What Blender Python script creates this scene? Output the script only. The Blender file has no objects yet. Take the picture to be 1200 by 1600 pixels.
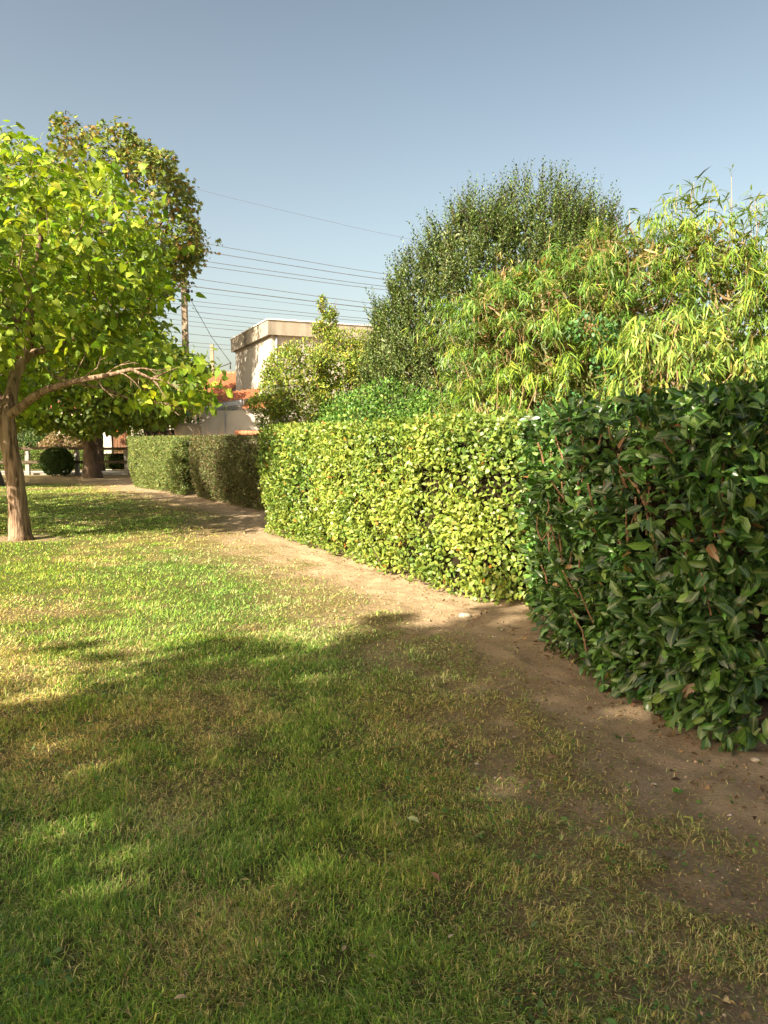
import bpy, math, random
import numpy as np
from mathutils import Vector, Matrix

random.seed(7)
rng = np.random.default_rng(11)
S = bpy.context.scene
COL = S.collection
rad = math.radians

# ------------------------------------------------------------------ camera, sky, sun, exposure
cam_d = bpy.data.cameras.new("camera")
cam = bpy.data.objects.new("camera", cam_d)
COL.objects.link(cam)
cam.location = (0, 0, 1.6)
cam.rotation_euler = (rad(90 - 5.2), 0, 0)
cam_d.sensor_fit = 'VERTICAL'
cam_d.sensor_height = 36.0
cam_d.lens = 36.0 * 1209 / 1600
cam_d.clip_start = 0.05
cam_d.clip_end = 2000
S.camera = cam

SUN_EL = 33.0
SUN_AZ = 43.0            # light travels towards (+sin, +cos) of this
ldir = Vector((math.sin(rad(SUN_AZ)) * math.cos(rad(SUN_EL)), math.cos(rad(SUN_AZ)) * math.cos(rad(SUN_EL)), -math.sin(rad(SUN_EL))))
world = bpy.data.worlds.new("World")
S.world = world
world.use_nodes = True
wn = world.node_tree
bg = wn.nodes["Background"]
sky = wn.nodes.new("ShaderNodeTexSky")
sky.sky_type = 'NISHITA'
sky.sun_disc = False
sky.sun_elevation = rad(SUN_EL)
sky.sun_rotation = rad(180 + SUN_AZ)
sky.altitude = 0
sky.air_density = 1.0
sky.dust_density = 5.0
sky.ozone_density = 1.0
# hazy day: the sky is a little greyer than clean air and pales towards the horizon all the way round
wtc = wn.nodes.new("ShaderNodeTexCoord"); wsx = wn.nodes.new("ShaderNodeSeparateXYZ"); wn.links.new(wtc.outputs['Generated'], wsx.inputs[0])
wmr = wn.nodes.new("ShaderNodeMapRange"); wmr.inputs[1].default_value = .0; wmr.inputs[2].default_value = .5
wmr.inputs[3].default_value = 1.36; wmr.inputs[4].default_value = .82; wn.links.new(wsx.outputs[2], wmr.inputs[0])
wtn = wn.nodes.new("ShaderNodeVectorMath"); wtn.operation = 'MULTIPLY'; wtn.inputs[1].default_value = (.99, .885, .71)
wsc = wn.nodes.new("ShaderNodeVectorMath"); wsc.operation = 'SCALE'
wn.links.new(sky.outputs[0], wtn.inputs[0]); wn.links.new(wtn.outputs[0], wsc.inputs[0]); wn.links.new(wmr.outputs[0], wsc.inputs['Scale'])
wn.links.new(wsc.outputs[0], bg.inputs[0])
bg.inputs[1].default_value = 0.084
sun_d = bpy.data.lights.new("sun", 'SUN')
sun_d.energy = 4.8
sun_d.angle = rad(0.55)
sun_d.color = (1.0, 0.86, 0.66)
sun = bpy.data.objects.new("sun", sun_d)
COL.objects.link(sun)
sun.rotation_euler = ldir.to_track_quat('-Z', 'Y').to_euler()
S.view_settings.view_transform = 'Standard'
S.view_settings.look = 'None'
S.view_settings.gamma = 1
S.view_settings.exposure = 1.85
S.view_settings.use_curve_mapping = False
S.render.engine = 'CYCLES'
S.cycles.max_bounces = 8
S.cycles.transmission_bounces = 4
S.cycles.transparent_max_bounces = 4

# ------------------------------------------------------------------ noise
def _h(ix, iy, iz, seed):
    n = (ix * 374761393 + iy * 668265263 + iz * 2147483647 + seed * 1274126177) & 0xFFFFFFFF
    n = ((n ^ (n >> 13)) * 1274126177) & 0xFFFFFFFF
    n = (n ^ (n >> 16)) & 0xFFFFFFFF
    return n / 4294967295.0

def vnoise(P, scale, seed=0):
    """smooth value noise 0..1; P is (n,2) or (n,3)"""
    P = np.asarray(P, float) * scale
    if P.shape[1] == 2:
        P = np.c_[P, np.zeros(len(P))]
    I = np.floor(P).astype(np.int64)
    F = P - I
    F = F * F * (3 - 2 * F)
    r = 0
    for dx in (0, 1):
        for dy in (0, 1):
            for dz in (0, 1):
                w = (F[:, 0] if dx else 1 - F[:, 0]) * (F[:, 1] if dy else 1 - F[:, 1]) * (F[:, 2] if dz else 1 - F[:, 2])
                r = r + w * _h(I[:, 0] + dx, I[:, 1] + dy, I[:, 2] + dz, seed)
    return r

def fbm(P, scale, seed=0, octs=3):
    r = 0; a = 0.5; t = 0
    for k in range(octs):
        r = r + a * vnoise(P, scale * 2 ** k, seed + k * 17); t += a; a *= 0.5
    return r / t

def sstep(a, b, x):
    t = np.clip((x - a) / (b - a), 0, 1)
    return t * t * (3 - 2 * t)

def nrm(V):
    return V / np.maximum(np.linalg.norm(V, axis=1, keepdims=True), 1e-9)

# ------------------------------------------------------------------ object helpers
def tag(o, label=None, cat=None, group=None, kind=None):
    if label: o['label'] = label
    if cat: o['category'] = cat
    if group: o['group'] = group
    if kind: o['kind'] = kind
    return o

def thing(name, loc, label, cat, group=None):
    o = bpy.data.objects.new(name, None)
    o.empty_display_size = 0.2
    COL.objects.link(o)
    o.location = loc
    return tag(o, label, cat, group)

def link(name, me, parent=None, kind=None):
    o = bpy.data.objects.new(name, me)
    COL.objects.link(o)
    if parent is not None:
        o.parent = parent
        p = parent
        off = Vector((0, 0, 0))
        while p is not None:
            off += p.location
            p = p.parent
        o.location = -off
    if kind: o['kind'] = kind
    return o

def npmesh(name, V, F, mat, col=None, smooth=False):
    """V (n,3), F (m,3) or list of faces"""
    me = bpy.data.meshes.new(name)
    if isinstance(F, np.ndarray):
        k = F.shape[1]
        me.vertices.add(len(V)); me.vertices.foreach_set('co', np.asarray(V, np.float32).ravel())
        me.loops.add(F.size); me.loops.foreach_set('vertex_index', F.astype(np.int32).ravel())
        me.polygons.add(len(F))
        me.polygons.foreach_set('loop_start', np.arange(0, F.size, k, dtype=np.int32))
        me.polygons.foreach_set('loop_total', np.full(len(F), k, np.int32))
        me.update(calc_edges=True)
    else:
        me.from_pydata([tuple(v) for v in V], [], F)
        me.update()
    if col is not None:
        a = me.attributes.new('Col', 'FLOAT_COLOR', 'POINT')
        a.data.foreach_set('color', np.asarray(col, np.float32).ravel())
    me.polygons.foreach_set('use_smooth', [bool(smooth)] * len(me.polygons))
    if mat: me.materials.append(mat)
    return me

class MB:
    """collects simple solids for one mesh"""
    def __init__(self): self.v = []; self.f = []
    def add(self, v, f):
        b = len(self.v); self.v += [tuple(p) for p in v]; self.f += [tuple(i + b for i in q) for q in f]
    def box(self, x0, x1, y0, y1, z0, z1, M=None):
        v = [Vector(p) for p in ((x0,y0,z0),(x1,y0,z0),(x1,y1,z0),(x0,y1,z0),(x0,y0,z1),(x1,y0,z1),(x1,y1,z1),(x0,y1,z1))]
        if M is not None: v = [M @ p for p in v]
        self.add(v, [(0,3,2,1),(4,5,6,7),(0,1,5,4),(1,2,6,5),(2,3,7,6),(3,0,4,7)])
    def tube(self, pts, rs, n=8, cap=True):
        V, F = tube(pts, rs, n, cap)
        self.add(V, F)
    def build(self, name, mat, parent=None, smooth=False, kind=None):
        return link(name, npmesh(name, self.v, self.f, mat, smooth=smooth), parent, kind)

def tube(pts, rs, n=8, cap=True, lump=0.0, seed=0):
    pts = [Vector(p) for p in pts]
    V = []; F = []
    up = Vector((0.13, 0.31, 0.94)); m = len(pts)
    prev = None
    for i, p in enumerate(pts):
        d = (pts[min(i + 1, m - 1)] - pts[max(i - 1, 0)])
        d = d.normalized() if d.length > 1e-9 else Vector((0, 0, 1))
        if prev is None:
            a = d.cross(up)
            if a.length < 1e-3: a = d.cross(Vector((1, 0, 0)))
            a.normalize()
        else:
            a = prev - d * prev.dot(d)
            a = a.normalized() if a.length > 1e-6 else d.orthogonal().normalized()
        prev = a
        b = d.cross(a)
        for k in range(n):
            t = 2 * math.pi * k / n
            r = rs[i]
            if lump: r *= 1 + lump * (math.sin(3 * t + i * .31 + seed) * .5 + math.sin(5 * t - i * .17 + seed * 2) * .35 + (random.random() - .5) * .5)
            V.append(p + a * (math.cos(t) * r) + b * (math.sin(t) * r))
    for i in range(m - 1):
        for k in range(n):
            k2 = (k + 1) % n
            F.append((i * n + k, i * n + k2, (i + 1) * n + k2, (i + 1) * n + k))
    if cap:
        F.append(tuple(range(n - 1, -1, -1)))
        F.append(tuple((m - 1) * n + k for k in range(n)))
    return V, F

# ------------------------------------------------------------------ materials
def newmat(name):
    m = bpy.data.materials.new(name); m.use_nodes = True
    return m, m.node_tree, m.node_tree.nodes["Principled BSDF"]

def leaf_mat(name, rough=0.45, spec=0.4, trans=0.3, tint=(1.25, 1.35, 0.55), vein=0.0):
    m, nt, b = newmat(name)
    at = nt.nodes.new("ShaderNodeAttribute"); at.attribute_name = 'Col'
    nz = nt.nodes.new("ShaderNodeTexNoise"); nz.inputs['Scale'].default_value = 38; nz.inputs['Detail'].default_value = 3
    tc = nt.nodes.new("ShaderNodeTexCoord"); nt.links.new(tc.outputs['Object'], nz.inputs['Vector'])
    mr = nt.nodes.new("ShaderNodeMapRange"); mr.inputs[1].default_value = .3; mr.inputs[2].default_value = .7
    mr.inputs[3].default_value = .8; mr.inputs[4].default_value = 1.2
    nt.links.new(nz.outputs[0], mr.inputs[0])
    mu = nt.nodes.new("ShaderNodeVectorMath"); mu.operation = 'SCALE'
    nt.links.new(at.outputs['Color'], mu.inputs[0]); nt.links.new(mr.outputs[0], mu.inputs['Scale'])
    colr = mu.outputs[0]
    if vein > 0:
        pw = nt.nodes.new("ShaderNodeMath"); pw.operation = 'POWER'; pw.inputs[1].default_value = 9
        nt.links.new(at.outputs['Alpha'], pw.inputs[0])
        ml = nt.nodes.new("ShaderNodeMath"); ml.operation = 'MULTIPLY'; ml.inputs[1].default_value = vein
        nt.links.new(pw.outputs[0], ml.inputs[0])
        mx = nt.nodes.new("ShaderNodeMix"); mx.data_type = 'RGBA'
        nt.links.new(ml.outputs[0], mx.inputs[0]); nt.links.new(colr, mx.inputs[6]); mx.inputs[7].default_value = (.30, .36, .13, 1)
        colr = mx.outputs[2]
    nt.links.new(colr, b.inputs['Base Color'])
    b.inputs['Roughness'].default_value = rough
    b.inputs['Specular IOR Level'].default_value = spec
    tr = nt.nodes.new("ShaderNodeBsdfTranslucent")
    t2 = nt.nodes.new("ShaderNodeVectorMath"); t2.operation = 'MULTIPLY'; t2.inputs[1].default_value = tint
    nt.links.new(colr, t2.inputs[0]); nt.links.new(t2.outputs[0], tr.inputs[0])
    ms = nt.nodes.new("ShaderNodeMixShader"); ms.inputs[0].default_value = trans
    nt.links.new(b.outputs[0], ms.inputs[1]); nt.links.new(tr.outputs[0], ms.inputs[2])
    nt.links.new(ms.outputs[0], nt.nodes["Material Output"].inputs[0])
    return m

def noise_mat(name, c1, c2, scale=5, rough=.85, bump=.2, stretch=(1, 1, 1), bscale=None, spec=.3, detail=6, lo=.35, hi=.65, c3=None, s3=1.2):
    m, nt, b = newmat(name)
    tc = nt.nodes.new("ShaderNodeTexCoord"); mp = nt.nodes.new("ShaderNodeMapping")
    mp.inputs['Scale'].default_value = stretch
    nt.links.new(tc.outputs['Object'], mp.inputs[0])
    nz = nt.nodes.new("ShaderNodeTexNoise"); nz.inputs['Scale'].default_value = scale; nz.inputs['Detail'].default_value = detail
    nz.inputs['Roughness'].default_value = .65
    nt.links.new(mp.outputs[0], nz.inputs['Vector'])
    cr = nt.nodes.new("ShaderNodeValToRGB")
    cr.color_ramp.elements[0].position = lo; cr.color_ramp.elements[0].color = (*c1, 1)
    cr.color_ramp.elements[1].position = hi; cr.color_ramp.elements[1].color = (*c2, 1)
    nt.links.new(nz.outputs[0], cr.inputs[0])
    out = cr.outputs[0]
    if c3:
        n3 = nt.nodes.new("ShaderNodeTexNoise"); n3.inputs['Scale'].default_value = s3; n3.inputs['Detail'].default_value = 4
        nt.links.new(mp.outputs[0], n3.inputs['Vector'])
        r3 = nt.nodes.new("ShaderNodeMapRange"); r3.inputs[1].default_value = .5; r3.inputs[2].default_value = .72
        nt.links.new(n3.outputs[0], r3.inputs[0])
        mx = nt.nodes.new("ShaderNodeMix"); mx.data_type = 'RGBA'
        nt.links.new(r3.outputs[0], mx.inputs[0]); nt.links.new(out, mx.inputs[6]); mx.inputs[7].default_value = (*c3, 1)
        out = mx.outputs[2]
    nt.links.new(out, b.inputs['Base Color'])
    b.inputs['Roughness'].default_value = rough; b.inputs['Specular IOR Level'].default_value = spec
    nb = nt.nodes.new("ShaderNodeTexNoise"); nb.inputs['Scale'].default_value = bscale or scale * 2.5; nb.inputs['Detail'].default_value = 6
    nt.links.new(mp.outputs[0], nb.inputs['Vector'])
    bp = nt.nodes.new("ShaderNodeBump"); bp.inputs['Strength'].default_value = min(1, bump * 2); bp.inputs['Distance'].default_value = .03
    nt.links.new(nb.outputs[0], bp.inputs['Height']); nt.links.new(bp.outputs[0], b.inputs['Normal'])
    return m

M = {}
M['laurel'] = leaf_mat('laurel_leaf', .30, .5, .18, (1.2, 1.5, .4), vein=.55)
M['hedge'] = leaf_mat('variegated_leaf', .42, .4, .28)
M['small'] = leaf_mat('small_leaf', .5, .35, .28)
M['catalpa'] = leaf_mat('catalpa_leaf', .5, .3, .42, (1.3, 1.3, .4), vein=.25)
M['maple'] = leaf_mat('maple_leaf', .6, .3, .25)
M['bay'] = leaf_mat('bay_leaf', .42, .4, .2)
M['bamboo'] = leaf_mat('bamboo_leaf', .45, .4, .36, (1.25, 1.25, .5))
M['grass'] = leaf_mat('grass_blade', .6, .2, .32, (1.2, 1.2, .55))
M['bark'] = noise_mat('catalpa_bark', (.07, .045, .028), (.29, .20, .135), 11, .95, .5, (2.2, 2.2, .28), 14, lo=.38, hi=.62, c3=(.34, .26, .18), s3=3)
M['darkbark'] = noise_mat('dark_bark', (.05, .035, .022), (.14, .10, .07), 7, .9, .5, (1, 1, .2), 18)
M['twig'] = noise_mat('twig_bark', (.16, .09, .05), (.30, .18, .10), 30, .8, .3)
M['cane'] = noise_mat('dry_cane', (.24, .16, .075), (.42, .31, .16), 12, .6, .1)
M['cut'] = noise_mat('cut_wood', (.55, .40, .24), (.7, .55, .36), 60, .8, .1)
M['core'] = noise_mat('shade_core', (.012, .011, .007), (.035, .028, .015), 14, 1, .6, spec=.05)  # near-black: the shade inside the hedges is put into this colour
M['stucco'] = noise_mat('cream_render', (.37, .35, .31), (.44, .42, .375), 3, .9, .12, (1, 1, .4), 60, c3=(.36, .31, .24), s3=.5)
M['oldstucco'] = noise_mat('weathered_render', (.42, .37, .30), (.58, .52, .43), 2.2, .95, .2, (1, 1, .25), 40, c3=(.30, .27, .22), s3=.7)
M['parapet'] = noise_mat('weathered_concrete_band', (.28, .25, .20), (.38, .34, .28), 2.5, .95, .15, (1, 1, .3), 30, c3=(.16, .145, .115), s3=.8)
M['tile'] = noise_mat('orange_roof_tile', (.34, .13, .065), (.48, .20, .10), 7, .8, .15, c3=(.36, .13, .07), s3=2)
M['zinc'] = noise_mat('grey_zinc', (.20, .23, .26), (.30, .33, .36), 3, .55, .05)
M['metal'] = noise_mat('dark_iron', (.03, .03, .03), (.06, .055, .05), 10, .5, .05)
M['concrete'] = noise_mat('concrete_post', (.26, .25, .23), (.38, .37, .34), 14, .9, .2, c3=(.3, .3, .27), s3=4)
M['rail'] = noise_mat('brown_timber_rail', (.06, .045, .03), (.13, .10, .07), 8, .85, .3, (.3, 3, 3))
M['polewood'] = noise_mat('pole_concrete', (.22, .17, .12), (.36, .29, .22), 4, .85, .2, (3, 3, .2))
M['asphalt'] = noise_mat('pale_pavement', (.30, .29, .27), (.40, .39, .36), 9, .95, .2, bscale=60)
M['white'] = noise_mat('white_paint', (.72, .71, .68), (.82, .81, .78), 6, .7, .05)
M['brown'] = noise_mat('brown_boards', (.12, .06, .035), (.22, .11, .06), 6, .8, .2, (4, 4, .3))
M['stone'] = noise_mat('pale_stone', (.34, .27, .19), (.60, .52, .42), 30, .85, .3)
M['wire'] = noise_mat('cable', (.05, .05, .055), (.08, .08, .085), 3, .7, .02)
M['glass'] = noise_mat('dark_glass', (.02, .025, .03), (.04, .045, .05), 2, .1, 0, spec=.6)

# ------------------------------------------------------------------ leaf shapes  (u along, v across, w off the blade) + midrib flag
def _tpl(v, f, mid):
    return np.array(v, float), np.array(f, int), np.array(mid, float)
TPL = {
 'broad': _tpl([(0,0,0),(.3,.44,.07),(.3,0,.0),(.3,-.44,.07),(.74,.39,.01),(.74,0,-.06),(.74,-.39,.01),(1,0,-.2)],
               [(0,2,1),(0,3,2),(1,2,5),(1,5,4),(2,3,6),(2,6,5),(4,5,7),(5,6,7)], [1,0,1,0,0,1,0,1]),
 'heart': _tpl([(.08,0,0),(-.04,.26,.03),(-.04,-.26,.03),(.3,.5,.05),(.3,0,.03),(.3,-.5,.05),(.68,.30,-.06),(.66,0,-.07),(.68,-.30,-.06),(1.02,0,-.26)],
               [(0,4,1),(1,4,3),(0,2,4),(2,5,4),(3,4,7),(3,7,6),(4,5,8),(4,8,7),(6,7,9),(7,8,9)], [1,0,0,0,1,0,0,1,0,1]),
 'oval': _tpl([(0,0,0),(.32,.44,.05),(.32,-.44,.05),(.72,.36,-.02),(.72,-.36,-.02),(1,0,-.14)],
              [(0,2,1),(1,2,4),(1,4,3),(3,4,5)], [.6]*6),
 'quad': _tpl([(0,0,0),(.45,.46,.09),(.45,-.46,.09),(1,0,-.1)], [(0,2,3),(0,3,1)], [.6]*4),
 'lance': _tpl([(0,0,0),(.22,.5,-.01),(.22,-.5,-.01),(.6,.36,-.10),(.6,-.36,-.10),(1,0,-.34)],
               [(0,2,1),(1,2,4),(1,4,3),(3,4,5)], [.6]*6),
 'maple': _tpl([(0,0,0),(.15,.48,0),(.42,.2,.04),(.62,.5,0),(.7,.16,0),(1,0,-.12),(.7,-.16,0),(.62,-.5,0),(.42,-.2,.04),(.15,-.48,0)],
               [(0,2,1),(0,8,2),(0,9,8),(2,4,3),(2,8,6),(2,6,4),(4,6,5),(8,7,6)], [.6]*10),
}

def frames(D, N):
    D = nrm(D); B = nrm(np.cross(N, D)); N2 = np.cross(D, B)
    return D, B, N2

def leaf_arrays(P, D, N, L, W, C, shape):
    T, F, mid = TPL[shape]
    D, B, N2 = frames(D, N)
    n = len(P); k = len(T)
    L = np.broadcast_to(L, (n,)); W = np.broadcast_to(W, (n,))
    curl = rng.uniform(.3, 1.7, n)
    V = (P[:, None, :] + D[:, None, :] * (T[None, :, 0:1] * L[:, None, None])
         + B[:, None, :] * (T[None, :, 1:2] * W[:, None, None])
         + N2[:, None, :] * (T[None, :, 2:3] * (L * curl)[:, None, None]))
    FF = (F[None] + (np.arange(n) * k)[:, None, None]).reshape(-1, 3)
    CC = np.empty((n, k, 4)); CC[:, :, :3] = C[:, None, :]; CC[:, :, 3] = mid[None]
    return V.reshape(-1, 3), FF, CC.reshape(-1, 4)

def foliage(name, sets, mat, parent, kind=None, smooth=True):
    """sets: list of tuples (P,D,N,L,W,C,shape)"""
    Vs = []; Fs = []; Cs = []; o = 0
    for s in sets:
        if len(s[0]) == 0: continue
        V, F, C = leaf_arrays(*s)
        Vs.append(V); Fs.append(F + o); Cs.append(C); o += len(V)
    me = npmesh(name, np.concatenate(Vs), np.concatenate(Fs), mat, np.concatenate(Cs), smooth)
    return link(name, me, parent, kind)

def leaf_parts(parent, s, idx, mat, name='leaf', nvar=8):
    """the chosen leaves become one object each, sharing a few meshes"""
    P, D, N, L, W, C, shape = s
    T, F, mid = TPL[shape]
    n = len(P); L = np.broadcast_to(L, (n,)); W = np.broadcast_to(W, (n,))
    D, B, N2 = frames(D, N)
    Ci = C[idx]
    order = np.argsort(Ci.sum(1)); grp = np.zeros(len(idx), int)
    grp[order] = (np.arange(len(idx)) * nvar // max(1, len(idx)))
    meshes = []
    for g in range(nvar):
        c = Ci[grp == g]
        c = c[len(c) // 2] if len(c) else Ci[0]
        V = T * np.array([1, 1, random.uniform(.5, 1.5)])
        cc = np.c_[np.tile(c, (len(T), 1)), mid]
        meshes.append(npmesh(name, V, F, mat, cc, True))
    off = parent.location
    for j, i in enumerate(idx):
        o = bpy.data.objects.new(name, meshes[grp[j]])
        COL.objects.link(o); o.parent = parent
        a = D[i] * L[i]; b = B[i] * W[i]; c = N2[i] * L[i]; p = P[i]
        o.matrix_basis = Matrix(((a[0], b[0], c[0], p[0] - off.x), (a[1], b[1], c[1], p[1] - off.y), (a[2], b[2], c[2], p[2] - off.z), (0, 0, 0, 1)))

def split_leaves(root, s, n, mat, score, smooth=True, extra=(), maxpx=None):
    """n best-showing leaves as parts, the rest as one part of kind stuff"""
    P = s[0]; n = min(n, len(P))
    idx = np.argsort(-score)[:n]
    leaf_parts(root, s, idx, mat)
    keep = np.ones(len(P), bool); keep[idx] = False
    L = np.broadcast_to(s[3], (len(P),)); W = np.broadcast_to(s[4], (len(P),))
    rest = (P[keep], s[1][keep], s[2][keep], L[keep], W[keep], s[5][keep], s[6])
    foliage('foliage', [rest] + list(extra), mat, root, 'stuff', smooth)

def in_view(P, margin=0.0):
    th = rad(5.2)
    y = P[:, 1] * math.cos(th) - (P[:, 2] - 1.6) * math.sin(th)
    z = P[:, 1] * math.sin(th) + (P[:, 2] - 1.6) * math.cos(th)
    y = np.maximum(y, .01)
    return (P[:, 1] > .3) & (np.abs(P[:, 0] / y) < .496 + margin) & (np.abs(z / y) < .66 + margin)

def palette(n, cols, wts, jit=.18):
    w = np.array(wts, float); w /= w.sum()
    c = np.array(cols)[rng.choice(len(cols), n, p=w)]
    c = c * (1 + rng.normal(0, jit, (n, 1))) * (1 + rng.normal(0, jit * .35, (n, 3)))
    return np.clip(c, .004, .9)

def rv(n): return rng.normal(0, 1, (n, 3))
CAM = np.array([0, 0, 1.6])

# ------------------------------------------------------------------ ground
HL = np.array([(-14, 36.), (-9.6, 29.3), (-8.83, 27.7), (-6.1, 22.8), (-2.85, 17.6), (-1.94, 13.3), (-.34, 10.1), (.74, 7.66), (1.36, 5.9), (1.70, 3.85), (2.0, 2.6), (2.3, 1.0), (3.2, -3.)])

def hedge_dist(X, Y):
    """signed distance to the hedge foot line; positive on the lawn side"""
    P = np.c_[X, Y]; best = np.full(len(P), 1e9); sg = np.ones(len(P))
    for a, b in zip(HL[:-1], HL[1:]):
        ab = b - a; t = np.clip(((P - a) @ ab) / (ab @ ab), 0, 1)
        Q = a + t[:, None] * ab; d = np.linalg.norm(P - Q, axis=1)
        cr = ab[0] * (P[:, 1] - a[1]) - ab[1] * (P[:, 0] - a[0])
        m = d < best
        best = np.where(m, d, best); sg = np.where(m, np.where(cr > 0, -1., 1.), sg)
    return best * sg

def bareness(X, Y):
    P = np.c_[X, Y]
    d = hedge_dist(X, Y)
    d = np.where(Y < 37, d, 3.0)
    wid = .50 + .16 * np.exp(-((Y - 7.6) / 1.8) ** 2) - .12 * sstep(6, 3.8, Y)
    n = (fbm(P, 1.7, 3, 4) - .5) * 1.1 + (fbm(P, 9, 8, 2) - .5) * .35
    wid = wid * sstep(2.2, 3.3, Y) - .5 * sstep(3.0, 2.3, Y)
    b = 1 - sstep(wid - .2, wid + .62, d + n * .75)
    # ragged worn zone beside the strip: thin turf with earth showing
    rag = fbm(P, 3.4, 13, 4)
    worn = (1 - sstep(.75, 1.75, d + n * .9)) * sstep(.36, .62, rag) * .8
    near_r = sstep(.15, .9, X) * sstep(3.9, 3.2, Y) * sstep(1.2, 2.4, Y) * sstep(.40, .66, rag) * .7
    b = np.maximum(b, np.maximum(worn, near_r * .75))
    r = np.hypot(X + 5.98, Y - 12.6)                      # worn ring round the tree foot
    b = np.maximum(b, .75 * (1 - sstep(.25, .95, r + n * .5)))
    b = np.maximum(b, .22 * sstep(29.5, 32.5, Y + n * 2.5) * (Y < 37.2))
    return np.clip(b, 0, 1)

def dryness(X, Y):
    P = np.c_[X, Y]
    d = fbm(P * [1, .8], .55, 21, 4) * 1.1 + (fbm(P, 3.2, 5, 3) - .5) * .7
    d = sstep(.44, .90, d)
    hd = hedge_dist(X, Y)
    d = np.maximum(d, 1.0 * (1 - sstep(.9, 2.2, hd + (fbm(P, 1.2, 33, 2) - .5) * .8)))
    d = np.maximum(d, .7 * sstep(28.5, 31.5, Y + (fbm(P, .8, 37, 2) - .5) * 2))  # far lawn browner: its tree shade is put into the turf colour
    d = np.maximum(d, .75 * sstep(.1, 1.3, X) * sstep(3.4, 2.7, Y))
    return d

def ground_z(X, Y):
    P = np.c_[X, Y]
    z = (fbm(P, .35, 40, 2) - .5) * .07 * sstep(60, 30, Y)
    z = z + (vnoise(P, 3.3, 41) - .5) * .018
    b = bareness(X, Y)
    z = z - .03 * b + b * ((fbm(P, 5.0, 44, 3) - .5) * .07 + (vnoise(P, 14, 47) - .5) * .012)
    return z

def axis(fine0, fine1, step, far0, far1, g=1.13):
    a = list(np.arange(fine0, fine1 + 1e-6, step))
    s = step
    while a[-1] < far1: s *= g; a.append(a[-1] + s)
    s = step
    while a[0] > far0: s *= g; a.insert(0, a[0] - s)
    return np.array(a)

gx = axis(-3.2, 3.2, .045, -450, 450, 1.09); gy = axis(1.6, 11, .045, -120, 700, 1.055)
GX, GY = np.meshgrid(gx, gy); fx = GX.ravel(); fy = GY.ravel()
fz = ground_z(fx, fy)
bare = bareness(fx, fy); dry = dryness(fx, fy)
nx = len(gx); ny = len(gy)
ii = np.arange(nx * ny).reshape(ny, nx)
Fq = np.stack([ii[:-1, :-1], ii[:-1, 1:], ii[1:, 1:], ii[1:, :-1]], -1).reshape(-1, 4)
fb = bare[Fq].mean(1)

gm, nt, bs = newmat('turf_and_soil')
at = nt.nodes.new("ShaderNodeAttribute"); at.attribute_name = 'Col'
sp = nt.nodes.new("ShaderNodeSeparateColor"); nt.links.new(at.outputs['Color'], sp.inputs[0])
tc = nt.nodes.new("ShaderNodeTexCoord")
def nz_(scale, det=8, ro=.6):
    n = nt.nodes.new("ShaderNodeTexNoise"); n.inputs['Scale'].default_value = scale; n.inputs['Detail'].default_value = det
    n.inputs['Roughness'].default_value = ro
    nt.links.new(tc.outputs['Object'], n.inputs['Vector']); return n
def ramp(src, stops):
    r = nt.nodes.new("ShaderNodeValToRGB"); e = r.color_ramp.elements
    while len(e) < len(stops): e.new(.5)
    for k, (p, c) in enumerate(stops): e[k].position = p; e[k].color = (*c, 1)
    nt.links.new(src, r.inputs[0]); return r.outputs[0]
def mix(f, a, b):
    m = nt.nodes.new("ShaderNodeMix"); m.data_type = 'RGBA'
    nt.links.new(f, m.inputs[0]); nt.links.new(a, m.inputs[6]); nt.links.new(b, m.inputs[7]); return m.outputs[2]
soil = ramp(nz_(6, 10, .7).outputs[0], [(.3, (.30, .215, .13)), (.5, (.43, .325, .21)), (.72, (.54, .43, .29))])
soil2 = ramp(nz_(75, 4).outputs[0], [(.35, (.11, .075, .045)), (.6, (.40, .29, .18))])
fa = nt.nodes.new("ShaderNodeMath"); fa.operation = 'MULTIPLY'; fa.inputs[1].default_value = .38
nt.links.new(nz_(3, 3).outputs[0], fa.inputs[0])
soilc = mix(fa.outputs[0], soil, soil2)
turf_g = ramp(nz_(40, 6).outputs[0], [(.3, (.04, .05, .014)), (.7, (.15, .165, .045))])
turf_d = ramp(nz_(34, 6).outputs[0], [(.3, (.10, .075, .035)), (.7, (.32, .25, .115))])
turf = mix(sp.outputs[1], turf_g, turf_d)
gcol = mix(sp.outputs[0], turf, soilc)
nt.links.new(gcol, bs.inputs['Base Color'])
bs.inputs['Roughness'].default_value = .95; bs.inputs['Specular IOR Level'].default_value = .15
bp = nt.nodes.new("ShaderNodeBump"); bp.inputs['Strength'].default_value = 1; bp.inputs['Distance'].default_value = .035
nt.links.new(nz_(45, 8, .75).outputs[0], bp.inputs['Height']); nt.links.new(bp.outputs[0], bs.inputs['Normal'])
M['ground'] = gm

def submesh(name, mask):
    F = Fq[mask]; used = np.unique(F); remap = np.full(nx * ny, -1); remap[used] = np.arange(len(used))
    V = np.c_[fx, fy, fz][used]; c = np.c_[bare, dry, np.zeros_like(dry), np.ones_like(dry)][used]
    return tag(link(name, npmesh(name, V, remap[F], M['ground'], c, True)), kind='structure')
cy = fy[Fq].mean(1); cx = fx[Fq].mean(1)
hd_c = hedge_dist(cx, cy)
soil_m = (fb > .62) & (hd_c > -1.6) & (cy < 31) & (cy > -3)
tag(submesh('soil_path', soil_m), 'strip of bare brown earth along the foot of the hedges')
tag(submesh('lawn', ~soil_m), 'mown lawn, part green and part straw-coloured')
mb = MB(); mb.box(-60, -9.9, 37.75, 40.6, -.3, .075); mb.build('pavement', M['asphalt'])['kind'] = 'structure'
mb = MB(); mb.box(-60, -9.9, 37.6, 37.748, -.3, .06); mb.build('kerb', M['concrete'])['kind'] = 'structure'

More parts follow.
